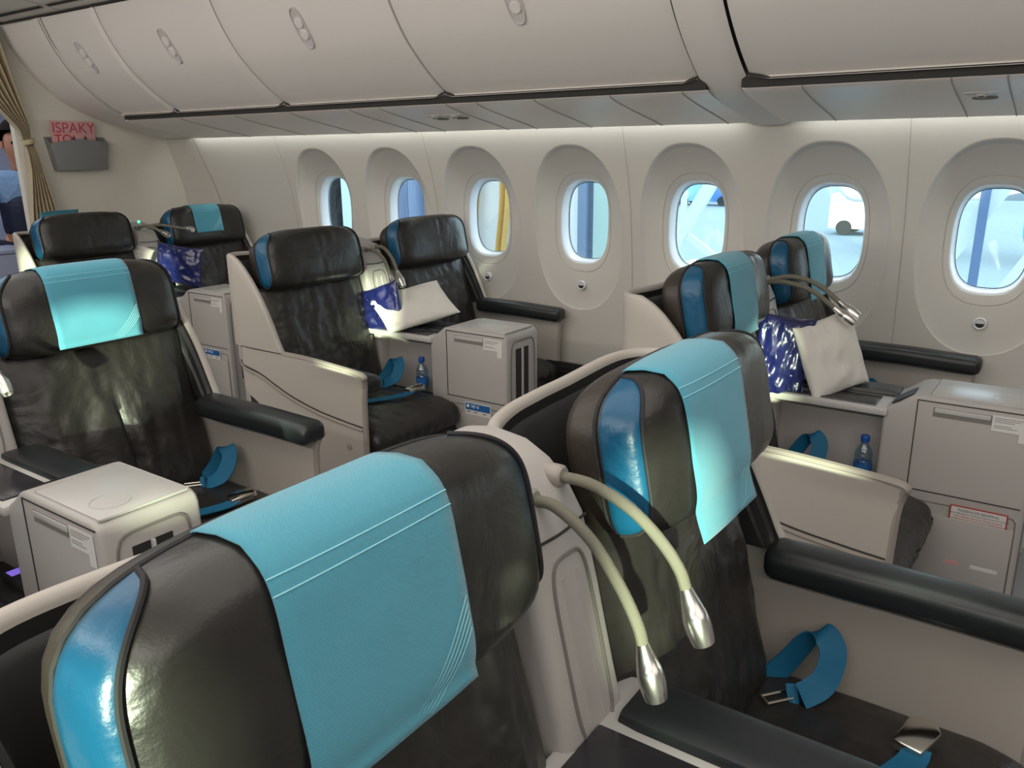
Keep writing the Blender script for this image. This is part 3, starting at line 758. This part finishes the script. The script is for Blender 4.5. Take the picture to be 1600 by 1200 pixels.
        bm = bmesh.new(); box(bm, .685, .845, -.1280, -.1265, .37, .462, .0005); cd = link('safety_card', bm, M['red'], b)
        bm = bmesh.new(); box(bm, .689, .841, -.1286, -.1280, .37, .458); link('card_face', bm, M['paper'], cd)
        TR = Matrix.Rotation(PI/2, 4, 'X')
        for tx, z, sz, mm in (('PASSENGER BRIEFING', .444, .0118, M['ink']), ('FOR EMERGENCY EVACUATION OR DITCHING', .434, .0078, M['ink']), ('USTA EMERQ VƏ SUYA ENMƏ ZAMANI', .4245, .0078, M['red']), ('ДЛЯ АВАРИЙНОЙ ПОСАДКИ И ПРИВОДНЕНИЯ', .416, .0070, M['red'])):
            text_mesh(tx, sz, mm, Matrix.Translation((.765, -.1290, z)) @ TR, 'card_text', cd, .0002, 'CENTER')
        for xa, xb in ((.69, .73), (.765, .84)):
            bm = bmesh.new(); rbox(bm, xb-xa, .003, .014, .0014, ns=(4, 2, 4))
            for v in bm.verts: v.co += Vector(((xa+xb)/2, -.1302, .265))
            link('pocket_slot', bm, M['paper'] if xa > .7 else M['pink'], b)
    # front face with raised frame and two slots
    bm = bmesh.new(); P = []
    for i in range(161):
        a = 2*PI*i/160; r = sup(a, .092, .34, 9); P.append(Vector((.8855, r*math.cos(a), .42+r*math.sin(a))))
    tube(bm, P, .004, 6, smooth=False, cap=False); link('front_frame', bm, M['softgroove'], b)
    for ya, yb in ((-.055, -.012), (.0, .043)):
        bm = bmesh.new(); box(bm, .80, .8862, ya, yb, .30, .725); link('front_slot', bm, M['shell_dark'], b)
    bm = bmesh.new(); box(bm, .87, .893, -.0105, -.0015, .30, .725, .003); link('slot_divider', bm, M['console_top'], b)
    return t
def build_lamp(loc, pts, label, head=.082):
    t = thing('reading_lamp', loc, label, 'reading lamp', 'gooseneck reading lamps')
    P = catmull(pts, 8); d0 = (P[1]-P[0]).normalized(); d1 = (P[-1]-P[-2]).normalized()
    bm = bmesh.new(); lathe(bm, [(.017, -.022), (.017, .004), (.014, .008), (.010, .008)], Matrix.Translation(P[0]) @ d0.to_track_quat('Z', 'Y').to_matrix().to_4x4(), 20); link('collar', bm, M['rim'], t)
    bm = bmesh.new(); tube(bm, pts, .0085, 14, 10); link('gooseneck', bm, M['hose'], t)
    k = head/.082
    bm = bmesh.new(); lathe(bm, [(.0092, -.004), (.0100, .002), (.0128*1, .014*k), (.0162, .032*k), (.0168, .0325*k), (.0184, .046*k), (.0184, .058*k), (.0165, .074*k), (.0148, .082*k), (.0125, .082*k), (.0115, .074*k), (0, .074*k)], Matrix.Translation(P[-1]) @ d1.to_track_quat('Z', 'Y').to_matrix().to_4x4(), 28); link('lamp_head', bm, M['metal'], t, ang=45)
    return t
# ---- placement
WY, CY, SO = 2.87, .895, .385
pairs = [('rear window', -4.78, WY), ('middle window', -2.85, WY), ('forward window', -.92, WY), ('rear centre', -2.50, CY), ('near centre', -.57, CY)]
SL = {
 (0, -1): ('black seat by the curtain, only a strip of cyan cloth behind its headrest', 'none', .03, 0),
 (0, 1): ('black window seat against the rear wall, short cyan cover on its headrest', 'c', .03, 0),
 (1, -1): ('black aisle seat with bare headrest and full beige shell in view, mid picture', 'none', .03, 0),
 (1, 1): ('black window seat with bare wrinkled headrest behind the white pillow and grey console', 'none', .03, 0),
 (2, -1): ('black aisle seat at right with cyan cover, left of the dark blue bagged blanket', 'c', .03, 0),
 (2, 1): ('black window seat at right whose headrest overlaps the window', 'c', .03, 0),
 (3, 1): ('wide black seat at left with cyan cover and raised black armrest', 'c', .03, 0),
 (3, -1): ('seat at the left edge showing only its dark cushion beside the grey console', 'c', .03, 0),
 (4, 1): ('black seat in the right foreground, long cyan cover hanging below its headrest', 'c', .08, -.005),
 (4, -1): ('nearest black seat, its huge covered headrest filling the lower left', 'c', .04, .005)}
CL = {(0, 1): 'short bright blue cover on the headrest against the rear wall',
 (2, -1): 'cyan cover on the right-hand aisle seat, partly lit green by sun', (2, 1): 'cyan cover on the headrest in front of the right window',
 (3, 1): 'wide cyan cover on the left seat with a curved patch of sun', (4, 1): 'long pale cyan cover hanging off the foreground right headrest',
 (4, -1): 'largest cyan cover, on the nearest headrest at lower left'}
SEATS = {}; proto = {}
for pi, (nm, x, yc) in enumerate(pairs):
    for s in (-1, 1):
        lb, cv, hx, hz = SL[(pi, s)]
        loc = (x, yc+s*SO+(.03 if yc > 2 and s > 0 else 0), 0)
        if pi in (1, 3): seed, seam = (11, False) if pi == 1 else (23, True)
        key = (s, 1 if pi == 3 and s == 1 else 0)
        if key not in proto:
            proto[key] = build_seat(s, 11+7*key[1]+3*s, lb, seam=bool(key[1]), loc=loc); t = proto[key]
        else:
            t = copy_tree(proto[key], loc=loc); t['label'] = lb
        for ch in t.children:
            if ch.name.startswith('headrest') and not ch.name.startswith('headrest_'): ch.location = (hx, 0, 1.112+hz)
            if ch.name.startswith('armrest_pad') and pi < 3 and s < 0: ch.location = (-.02, .024, -.056)
        SEATS[(pi, s)] = t
for k, lb in CL.items():
    pi, s = k; _, _, hx, hz = SL[k]
    kw = dict(cy=-.02*1, hw=.108)
    if k == (4, -1): kw = dict(cy=-.03, hw=.112, drop=.012)
    if k == (4, 1): kw = dict(cy=-.065, hw=.112, drop=.05)
    if k == (3, 1): kw = dict(cy=-.02, hw=.13, drop=.012)
    if k == (0, 1): kw = dict(cy=-.02, hw=.10, drop=-.05)
    if k[0] == 2: kw = dict(cy=-.045, hw=.10, drop=.02)
    build_cover(SEATS[k], lb, hx, hz, **kw)
build_cover(SEATS[(0, -1)], 'blue cloth strip peeking over the back of the headrest by the curtain', .05, 0, cy=-.07, hw=.11, behind=True)
cons_lab = ['grey console between the rear window seats, blue safety card in its pocket', 'grey console in mid picture with blue safety card, water bottle and white pillow beside it', 'grey console at the right edge with red bordered card in its pocket',
 'grey console at the left showing two dark front slots', 'console between the two foreground seats, its tall column carrying two big lamps']
cproto = None
for pi, (nm, x, yc) in enumerate(pairs):
    if pi == 2: build_console((x, yc, 0), cons_lab[pi], 'red')
    elif cproto is None: cproto = build_console((x, yc, 0), cons_lab[pi])
    else:
        c = copy_tree(cproto, loc=(x, yc, 0)); c['label'] = cons_lab[pi]
lamp_data = {
 4: ([((.0, .02, 1.10), (.06, .02, 1.095), (.13, .02, 1.055), (.18, .02, 1.00)), ((.0, -.04, 1.085), (.03, -.04, 1.085), (.09, -.04, 1.05), (.135, -.04, .985), (.165, -.04, .925))],),
}
A = lambda *p: [Vector(q) for q in p]
lamps = [
 (4, A((-.005, .035, 1.10), (.05, .035, 1.099), (.11, .035, 1.078), (.155, .035, 1.045), (.185, .035, 1.01), (.198, .035, .98)), 'upper of the two big foreground reading lamps, right one'),
 (4, A((-.01, -.03, 1.085), (.03, -.03, 1.085), (.085, -.03, 1.052), (.13, -.03, .998), (.158, -.03, .95), (.168, -.03, .92)), 'lower left of the two big foreground reading lamps'),
 (2, A((-.0, .03, 1.10), (.08, .03, 1.118), (.17, .03, 1.10), (.255, .02, 1.045)), 'reading lamp over the white pillow at right, upper hose'),
 (2, A((-.0, -.04, 1.10), (.08, -.04, 1.108), (.17, -.03, 1.085), (.25, -.02, 1.03)), 'reading lamp over the white pillow at right, lower hose'),
 (1, A((-.01, .03, 1.11), (.05, .03, 1.105), (.11, .02, 1.06), (.15, .01, 1.0)), 'reading lamp above the mid picture white pillow, right one'),
 (1, A((-.01, -.04, 1.10), (.05, -.04, 1.10), (.115, -.04, 1.06), (.16, -.05, .985)), 'reading lamp above the mid picture blue bag, left one'),
 (0, A((-.02, .04, 1.12), (.08, .045, 1.135), (.22, .05, 1.13), (.33, .05, 1.125)), 'far reading lamp before the rear window seat, upper one pointing right'),
 (0, A((-.02, -.04, 1.12), (.06, -.04, 1.135), (.14, -.04, 1.13), (.22, -.04, 1.11)), 'far reading lamp before the rear window seat, lower one'),
 (3, A((-.0, .0, 1.11), (.08, .0, 1.12), (.16, .0, 1.09), (.225, .0, 1.02)), 'reading lamp at the left edge, only its silver head in view'),
]
for pi, pts, lb in lamps:
    build_lamp((pairs[pi][1], pairs[pi][2], 0), pts, lb, .076 if pi == 4 else .08)
# green indicator on the rear column
bm = bmesh.new(); bmesh.ops.create_icosphere(bm, subdivisions=2, radius=.008)
for v in bm.verts: v.co += Vector((-4.80, 2.84, 1.156))
tag(link('indicator_light', bm, M['led']), 'tiny green indicator light on top of the rear console column', 'indicator light')

# ================================================================== LOOSE THINGS
def pillow(name, label, cat, loc, right, upv, w_, h_, th, m, seed, group=None, crink=0, sag=.0):
    r = Vector(right).normalized(); u = Vector(upv); u = (u-r*u.dot(r)).normalized(); nrm = r.cross(u)
    bm = bmesh.new(); n = 40
    for sd in (-1, 1):
        P = []
        for i in range(n+1):
            a = 2*i/n-1; row = []
            for j in range(n+1):
                b = 2*j/n-1
                e = ((1-a*a)*(1-b*b)); f = max(0, e)**.42
                pin = 1-.05*(1-abs(a)**2)*abs(b)**3
                pin2 = 1-.05*(1-abs(b)**2)*abs(a)**3
                x, y = a*w_/2*pin2, b*h_/2*pin
                edge = sm(0, .25, e)
                d = sd*th/2*f*(1+.25*fnoise((a, b, sd), 2.0, seed))
                d += sd*(.004+crink)*fnoise((a*.6, b*.6, sd), 5, seed)*edge + crink*.6*(abs(fnoise((a*.6+.2*b, b*.4, sd), 9, seed+2))-.2)*sd*edge
                d += sag*(a*a-.3)
                row.append(Vector(loc)+r*x+u*y+nrm*d)
            P.append(row)
        grid(bm, P)
    bmesh.ops.remove_doubles(bm, verts=bm.verts[:], dist=1e-5)
    o = link(name, bm, m, ang=80); tag(o, label, cat, group); return o
pillow('pillow', 'white pillow lying on the mid picture console, right of the blue bag', 'pillow', (-2.85+.255, 2.87, .845), (.5, 1, .2), (-.25, .1, .15), .37, .26, .08, M['white'], 3, 'white pillows')
pillow('pillow', 'white pillow standing on the right console beside the dark blue bag', 'pillow', (-.92+.25, 2.85, .865), (.13, .22, .05), (-.38, 0, 1), .25, .27, .09, M['white'], 8, 'white pillows', sag=.01)
pillow('bagged_blanket', 'blue blanket in shiny plastic leaning left of the mid picture white pillow', 'blanket', (-2.85+.13, 2.775, .835), (.9, .05, .30), (-.42, .12, .85), .27, .22, .07, M['bag'], 5, 'blue bagged blankets', .010)
pillow('bagged_blanket', 'dark blue bagged blanket standing left of the right-hand white pillow', 'blanket', (-.92+.105, 2.77, .86), (.9, .3, -.1), (.1, .1, 1), .19, .29, .09, M['bag'], 6, 'blue bagged blankets', .012)
pillow('bagged_blanket', 'purple blue bagged blanket on the far console before the rear window seat', 'blanket', (-4.78+.26, 2.90, .905), (.95, .2, -.1), (.05, .1, 1), .36, .24, .07, M['bag'], 9, 'blue bagged blankets', .011)
pillow('pillow', 'sliver of white pillow beside the far purple blue bag', 'pillow', (-4.78+.0, 2.80, .975), (.8, .3, -.3), (.2, .3, 1), .20, .10, .05, M['white'], 12, 'white pillows')
def bottle(loc, label):
    t = thing('water_bottle', loc, label, 'bottle', 'small water bottles')
    bm = bmesh.new(); lathe(bm, [(0, 0), (.026, 0), (.029, .006), (.029, .035), (.027, .04), (.029, .045), (.029, .095), (.027, .10), (.029, .105), (.028, .125), (.020, .145), (.012, .155), (.012, .165)], None, 28); link('bottle_body', bm, M['bottle'], t)
    bm = bmesh.new(); lathe(bm, [(.0295, .05), (.0298, .05), (.0298, .088), (.0295, .088)], None, 28); link('bottle_label', bm, M['labelblue'], t)
    bm = bmesh.new(); lathe(bm, [(.0135, .163), (.0145, .165), (.0145, .182), (.013, .185), (0, .185)], None, 24); link('bottle_cap', bm, M['cap'], t)
bottle((-2.85+.365, 2.787, .4405), 'small blue capped water bottle in the mid picture console nook')
bottle((-.92+.405, 2.785, .4405), 'small blue capped water bottle in the right console nook')
# remote with a purple display on the right aisle seat, and one at the left edge
for loc, lb in (((-.92+.24, 2.80, .4405), 'dark remote with purple display in the right console nook'), ((-2.50+.30, .84, .4405), 'dark remote with purple display at the left edge console')):
    t = thing('remote_control', loc, lb, 'remote control', 'seat remotes')
    bm = bmesh.new(); box(bm, -.07, .07, -.025, .025, .0, .03, .006); link('remote_body', bm, M['rubber'], t)
    bm = bmesh.new(); box(bm, -.055, -.02, -.018, .018, .0295, .0315); link('remote_display', bm, M['purple'], t)

# ================================================================== REAR WALL THINGS
t = thing('literature_pocket', (XB, 2.86, 1.46), 'grey plastic literature pocket on the rear wall', 'wall pocket')
def lp(y, z): return Vector((0, y, z))
bm = bmesh.new()
front = [(-.165, 0), (.15, 0), (.19, .165), (.10, .188), (-.04, .192), (-.15, .17), (-.21, .215)]
prism(bm, [(-.16, 0.0), (.16, 0.0), (.185, .165), (.10, .185), (0, .192), (-.10, .18), (-.19, .165)], .062, .07, .003, ax='x')
for ya, yb in ((-.19, -.18), (.18, .19)):
    s_ = -1 if ya < 0 else 1
    prism(bm, [(0, .0), (.066, .0), (.066, .165), (.0, .205)], 0, .006, .0)
    for v in bm.verts[-8:]: v.co.y = s_*(.16+(v.co.z)*.16)+(0 if v.co.y < .003 else -.006*s_)
box(bm, 0, .068, -.16, .16, 0, .006); prism(bm, [(-.16, 0), (.16, 0), (.193, .205), (-.193, .205)], 0, .005, ax='x')
link('pocket_body', bm, M['pocket'], t, ang=25)
mz = thing('magazine', (XB+.035, 2.845, 1.50), 'pink and red magazine standing in the rear wall pocket', 'magazine')
bm = bmesh.new(); box(bm, -.004, .004, -.145, .135, 0, .262, .001); link('cover', bm, M['pink'], mz)
def face_x(y, z): return Matrix.Translation((.0045, y, z)) @ Matrix.Rotation(PI/2, 4, 'Z') @ Matrix.Rotation(PI/2, 4, 'X')
text_mesh('ISPAKY', .088, M['magdark'], face_x(-.138, .19), 'magazine_title', mz, .0006)
text_mesh('TO', .08, M['magred'], face_x(-.13, .125), 'magazine_title', mz, .0006)
for y in (-.02, .055):
    bm = bmesh.new(); prism(bm, [(y, .12), (y+.024, .12), (y+.026, .15), (y+.012, .175), (y-.002, .15)], .004, .006, ax='x'); link('printed_figure', bm, M['ink'], mz)
# curtain gathered by a tie
cu = thing('curtain', (XB+.07, 2.55, 0), 'beige pleated curtain tied back at the rear doorway', 'curtain')
bm = bmesh.new(); rows = []
nz_, ny_ = 60, 90
for j in range(nz_+1):
    z = lerp(.25, 2.27, j/nz_)
    yl = pl(z, [(.25, -.14), (1.2, -.07), (1.45, -.035), (1.62, -.035), (1.7, -.06), (1.9, -.22), (2.27, -.48)])
    yr = pl(z, [(.25, .19), (1.2, .10), (1.45, .045), (1.62, .018), (1.66, .012), (1.75, .0), (1.95, -.03), (2.27, -.075)])
    row = []
    for i in range(ny_+1):
        u = i/ny_; amp = .030*sm(.02, .12, abs(z-1.64)+.02)+.008
        row.append(Vector((amp*math.sin(u*2*PI*7+1.2*math.sin(3*u+z))+.006*math.sin(u*40), lerp(yl, yr, u), z)))
    rows.append(row)
grid(bm, rows); link('curtain_cloth', bm, M['curtain'], cu, ang=80)
bm = bmesh.new()
P = [Vector((.040*math.sin(a), -.012+.036*math.cos(a), 1.635+.008*math.cos(a))) for a in [2*PI*i/32 for i in range(33)]]
grid(bm, [[p+Vector((0, 0, -.014)), p+Vector((0, 0, .014))] for p in P]); link('tie_band', bm, M['curtain'], cu)
bm = bmesh.new(); tube(bm, [(XB+.07, 1.0, 2.30), (XB+.07, 2.5, 2.30)], .012, 8, smooth=False); link('trim_70', bm, M['shell_dark'], kind='structure')
# galley cart and cabin attendant behind the doorway
t = thing('galley_cart', (-6.0, 2.45, 0), 'blue grey galley cart at the far left edge', 'cart')
bm = bmesh.new(); box(bm, -.18, .18, -.2, .2, .08, .93, .01); link('cart_body', bm, M['cart'], t)
bm = bmesh.new(); box(bm, -.19, .19, -.21, .21, .93, .96, .01); link('cart_top', bm, M['cart'], t)
for a in (-.14, .14):
    for b_ in (-.16, .16):
        bm = bmesh.new(); tube(bm, [(a, b_-.015, .04), (a, b_+.015, .04)], .04, 14, smooth=False); link('wheel', bm, M['rubber'], t)
def person(loc):
    t = thing('person', loc, 'person in light blue shirt and navy vest leaning on a cart behind the curtain', 'person')
    # body: skinned joints
    J = [((0, 0, .95), .14), ((0, 0, 1.12), .125), ((0, 0, 1.32), .15), ((0, 0, 1.44), .06), ((0, 0, 1.50), .052), ((.005, -.005, 1.58), .078), ((.0, -.0, 1.66), .085), ((0, 0, 1.72), .06),
         ((.0, -.17, 1.40), .058), ((.03, -.245, 1.22), .046), ((.05, -.28, 1.10), .042), ((.07, -.33, 1.01), .030), ((.08, -.37, .965), .026),
         ((.0, .17, 1.40), .058), ((.02, .23, 1.15), .045), ((.05, .22, .92), .03), ((.06, .22, .85), .026),
         ((0, -.09, .88), .10), ((0, -.10, .50), .065), ((0, -.10, .10), .042), ((.12, -.10, .045), .035),
         ((0, .09, .88), .10), ((0, .10, .50), .065), ((0, .10, .10), .042), ((.12, .10, .045), .035)]
    E_ = [(0, 1), (1, 2), (2, 3), (3, 4), (4, 5), (5, 6), (6, 7), (2, 8), (8, 9), (9, 10), (10, 11), (11, 12), (2, 13), (13, 14), (14, 15), (15, 16), (0, 17), (17, 18), (18, 19), (19, 20), (0, 21), (21, 22), (22, 23), (23, 24)]
    # fingers on both hands
    for base, dirn in ((12, Vector((.25, -.75, -.35))), (16, Vector((.15, 0, -1)))):
        b0 = Vector(J[base][0])
        for k in range(5):
            off = Vector((.016*(k-1.8), .004*(k % 2), .0)); ln = (.045, .062, .068, .06, .048)[k]
            d_ = dirn.normalized()+Vector((.10*(k-2), 0, 0))
            if k == 0: d_ = dirn.normalized()+Vector((-.8, .0, .2))
            i1 = len(J); J.append((tuple(b0+off+d_*.03), .009)); J.append((tuple(b0+off+d_*ln*1.1), .008)); J.append((tuple(b0+off+d_*ln*1.5+Vector((0, 0, -.012))), .007))
            E_ += [(base, i1), (i1, i1+1), (i1+1, i1+2)]
    def skinned(idx, name, m, parent, grow=1.0, root=0):
        me = bpy.data.meshes.new(name); mp = {k: i for i, k in enumerate(idx)}
        me.from_pydata([J[k][0] for k in idx], [(mp[a], mp[b]) for a, b in E_ if a in mp and b in mp], [])
        me.materials.append(m); o = bpy.data.objects.new(name, me); C.objects.link(o); o.parent = parent
        o.modifiers.new('s', 'SKIN'); md = o.modifiers.new('u', 'SUBSURF'); md.levels = md.render_levels = 2
        for k, i in mp.items():
            o.data.skin_vertices[0].data[i].radius = (J[k][1]*grow, J[k][1]*grow)
        o.data.skin_vertices[0].data[mp[root]].use_root = True
        for p_ in o.data.polygons: p_.use_smooth = True
        return o
    b = skinned(range(len(J)), 'body', M['skin'], t)
    skinned([1, 2, 3, 8, 9, 10, 13, 14], 'shirt', M['shirt'], t, 1.22, 1)
    skinned([0, 1, 2], 'vest', M['vest'], t, 1.34, 0)
    skinned([0, 17, 18, 19, 21, 22, 23], 'trousers', M['vest'], t, 1.25, 0)
    bm = bmesh.new(); bmesh.ops.create_uvsphere(bm, u_segments=24, v_segments=16, radius=.112)
    bmesh.ops.delete(bm, geom=[v for v in bm.verts if v.co.x > .05 and v.co.z < .04 or v.co.z < -.06], context='VERTS')
    for v in bm.verts: v.co = Vector((v.co.x*.98-.012, v.co.y*.86, v.co.z*1.15+1.675))
    link('hair', bm, M['hair'], t)
    bm = bmesh.new(); rbox(bm, .03, .022, .045, .01, 6)
    for v in bm.verts: v.co += Vector((.088, 0, 1.61))
    link('nose', bm, M['skin'], t)
    for sy in (-.03, .03):
        bm = bmesh.new(); bmesh.ops.create_uvsphere(bm, u_segments=12, v_segments=8, radius=.011)
        for v in bm.verts: v.co += Vector((.078, sy, 1.64))
        link('eye', bm, M['hair'], t)
    for sy in (-.084, .084):
        bm = bmesh.new(); rbox(bm, .035, .015, .055, .007, 6)
        for v in bm.verts: v.co += Vector((0, sy, 1.625))
        link('ear', bm, M['skin'], t)
    bm = bmesh.new(); rbox(bm, .012, .045, .010, .005, 6)
    for v in bm.verts: v.co += Vector((.074, 0, 1.565))
    link('mouth', bm, M['magred'], t)
    return t
pr = person((-6.25, 2.86, .0)); pr.rotation_euler = (0, 0, -.25)

# ================================================================== OUTSIDE
o = quad('ground_bounce', [(-120, -200, -3.2), (60, -200, -3.2), (60, 0, -3.2), (-120, 0, -3.2)], M['concrete'])  # unseen left ground, made paler than the apron as a bounce reflector
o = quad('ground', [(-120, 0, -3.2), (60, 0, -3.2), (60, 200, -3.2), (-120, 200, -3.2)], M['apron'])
jb = thing('jet_bridge', (-4.5, 5.5, 0), 'boarding bridge head with black bellows, folded canopy and white panel outside the left windows', 'boarding bridge')
bm = bmesh.new(); rows = []
for i in range(60):
    x = lerp(-2.6, -1.13, i/59); rows.append([Vector((x, -.25+.07*math.sin(i*1.3), z)) for z in (-1.2, .3, 1.2, 2.6)])
grid(bm, rows); link('bellows', bm, M['bellows'], jb)
bm = bmesh.new(); rows = []
for i in range(70):
    x = lerp(-1.1, -.12, i/69); rows.append([Vector((x, -.05+.06*math.sin(i*.45)+.025*math.sin(i*1.1), z)) for z in (-1.2, .3, 1.2, 2.6)])
grid(bm, rows); link('canopy_fabric', bm, M['canopy'], jb)
bm = bmesh.new(); box(bm, -.10, 1.62, .10, .16, -1.2, 2.6); link('white_panel', bm, M['bridge'], jb)
for x in (.26, .53):
    bm = bmesh.new(); P = [Vector((x+.035*math.sin(z*4+x*5), 0, z)) for z in [-1.2+.1*k for k in range(39)]]
    rows = [[p+Vector((a*.85, .03*math.cos(a*90), 0)) for a in (-.06, -.045, -.03, -.015, 0, .015, .03, .045, .06)] for p in P]
    grid(bm, rows); link('yellow_curtain', bm, M['yellow'], jb)
bm = bmesh.new(); box(bm, 1.275, 1.35, -.04, .08, -1.2, 2.6); link('post', bm, M['bridgeblue'], jb)
bm = bmesh.new(); box(bm, 1.40, 1.62, -.02, .03, -1.2, 2.6); link('green_panel', bm, M['green'], jb)
def beam(bm, a, b_, w2): 
    a, b_ = Vector(a), Vector(b_); d = (b_-a).normalized(); n_ = Vector((0, 1, 0)); s_ = d.cross(n_).normalized()
    R = [[p+s_*w2+n_*w2*.6, p-s_*w2+n_*w2*.6, p-s_*w2-n_*w2*.6, p+s_*w2-n_*w2*.6] for p in (a, b_)]
    V = grid(bm, R, closed_v=True); bm.faces.new(V[0]); bm.faces.new(V[1])
st = thing('service_stairs', (-2.9, 7, -3.2), 'pale green steel stairs on the apron seen through the fifth window', 'stairs', None)
def SP(x, z): return (x+2.9, 0, z+3.2)
for a, b_, w_ in ((SP(-2.62, 1.55), SP(-3.25, .45), .055), (SP(-3.2, .95), SP(-1.9, .1), .03), (SP(-3.3, .62), SP(-2.0, -.3), .035), (SP(-3.5, 1.17), SP(-3.0, 1.17), .03), (SP(-3.03, 1.17), SP(-3.03, .85), .025), (SP(-3.16, 1.17), SP(-3.3, -3.2), .03), (SP(-2.3, .3), SP(-2.3, -3.2), .04)):
    bm = bmesh.new(); beam(bm, a, b_, w_); link('beam', bm, M['steel'], st)
bm = bmesh.new()
for k in range(9): box(bm, SP(-3.15+k*.16, 0)[0], SP(-3.0+k*.16, 0)[0], .02, .6, 3.2+.50-k*.11, 3.2+.52-k*.11)
link('steps', bm, M['steel'], st)
tr = thing('support_frame', (-.6, 7, -3.2), 'steel frame with dark post and diagonal braces seen through the right window', 'steel frame')
def TP(x, z): return (x+.6, 0, z+3.2)
bm = bmesh.new(); beam(bm, TP(-.665, 2.0), TP(-.70, -3.2), .032); link('post', bm, M['steelblue'], tr)
for a, b_, w_ in ((TP(-.30, 1.75), TP(-1.1, .35), .06), (TP(-.1, 1.2), TP(-.85, -.2), .05), (TP(-1.6, .28), TP(.6, .26), .02)):
    bm = bmesh.new(); beam(bm, (a[0], .12, a[2]), (b_[0], .12, b_[2]), w_); link('brace', bm, M['steel'], tr)
def vehicle(loc, sx, sy, sz, m, lb, name='service_vehicle'):
    t = thing(name, loc, lb, 'vehicle')
    bm = bmesh.new(); prism(bm, [(-sx/2, .35), (sx/2, .35), (sx/2, sz*.6), (sx*.3, sz*.65), (sx*.2, sz), (-sx/2, sz)], -sy/2, sy/2, .08); link('vehicle_body', bm, m, t)
    bm = bmesh.new(); prism(bm, [(sx*.24, sz*.68), (sx*.32, sz*.68), (sx*.24, sz*.93), (sx*.18, sz*.93)], -sy/2-.01, sy/2+.01); link('vehicle_window', bm, M['rubber'], t)
    for a in (-sx*.3, sx*.3):
        for b_ in (-sy/2, sy/2):
            bm = bmesh.new(); tube(bm, [(a, b_-.12, .42), (a, b_+.12, .42)], .42, 18, smooth=False); link('wheel', bm, M['rubber'], t)
vehicle((-28.5, 71, -3.2), 6, 2.2, 2.4, M['vehicleblue'], 'blue service truck far off on the apron in the fifth window')
vehicle((-34, 78, -3.2), 5, 2.2, 2.2, M['vehicle'], 'white service van far off on the apron in the fifth window')
vehicle((-10.2, 50.5, -3.2), 4.5, 2.4, 2.3, M['vehicle'], 'service vehicle whose dark wheel shows in the sixth window')
ac = thing('parked_aircraft', (-4, 42, -3.2), 'blue and white parked aircraft seen through the right window', 'aircraft')
bm = bmesh.new(); tube(bm, [(-7, 0, 4.2), (-5.5, 0, 4.3), (-3, 0, 4.4), (0, 0, 4.5), (14, 0, 4.5), (30, 0, 4.5)], 2, 24, 6, rf=lambda t: 2.0*min(1, .06+(t*5)**.6)); link('fuselage', bm, M['vehicle'], ac)
bm = bmesh.new(); tube(bm, [(2, -2.2, 1.9), (3, -2.4, 1.9), (5, -2.4, 1.9), (6.4, -2.3, 2.0)], 1, 20, 4, rf=lambda t: 1.1-.45*t); link('engine', bm, M['vehicleblue'], ac)
for x in (-4.2, 8):
    bm = bmesh.new(); tube(bm, [(x, 0, .5), (x, 0, 3.5)], .12, 8, smooth=False); g_ = link('gear_leg', bm, M['steel'], ac)
    bm = bmesh.new(); tube(bm, [(x, -.3, .5), (x, .3, .5)], .5, 18, smooth=False); link('gear_wheel', bm, M['rubber'], g_)
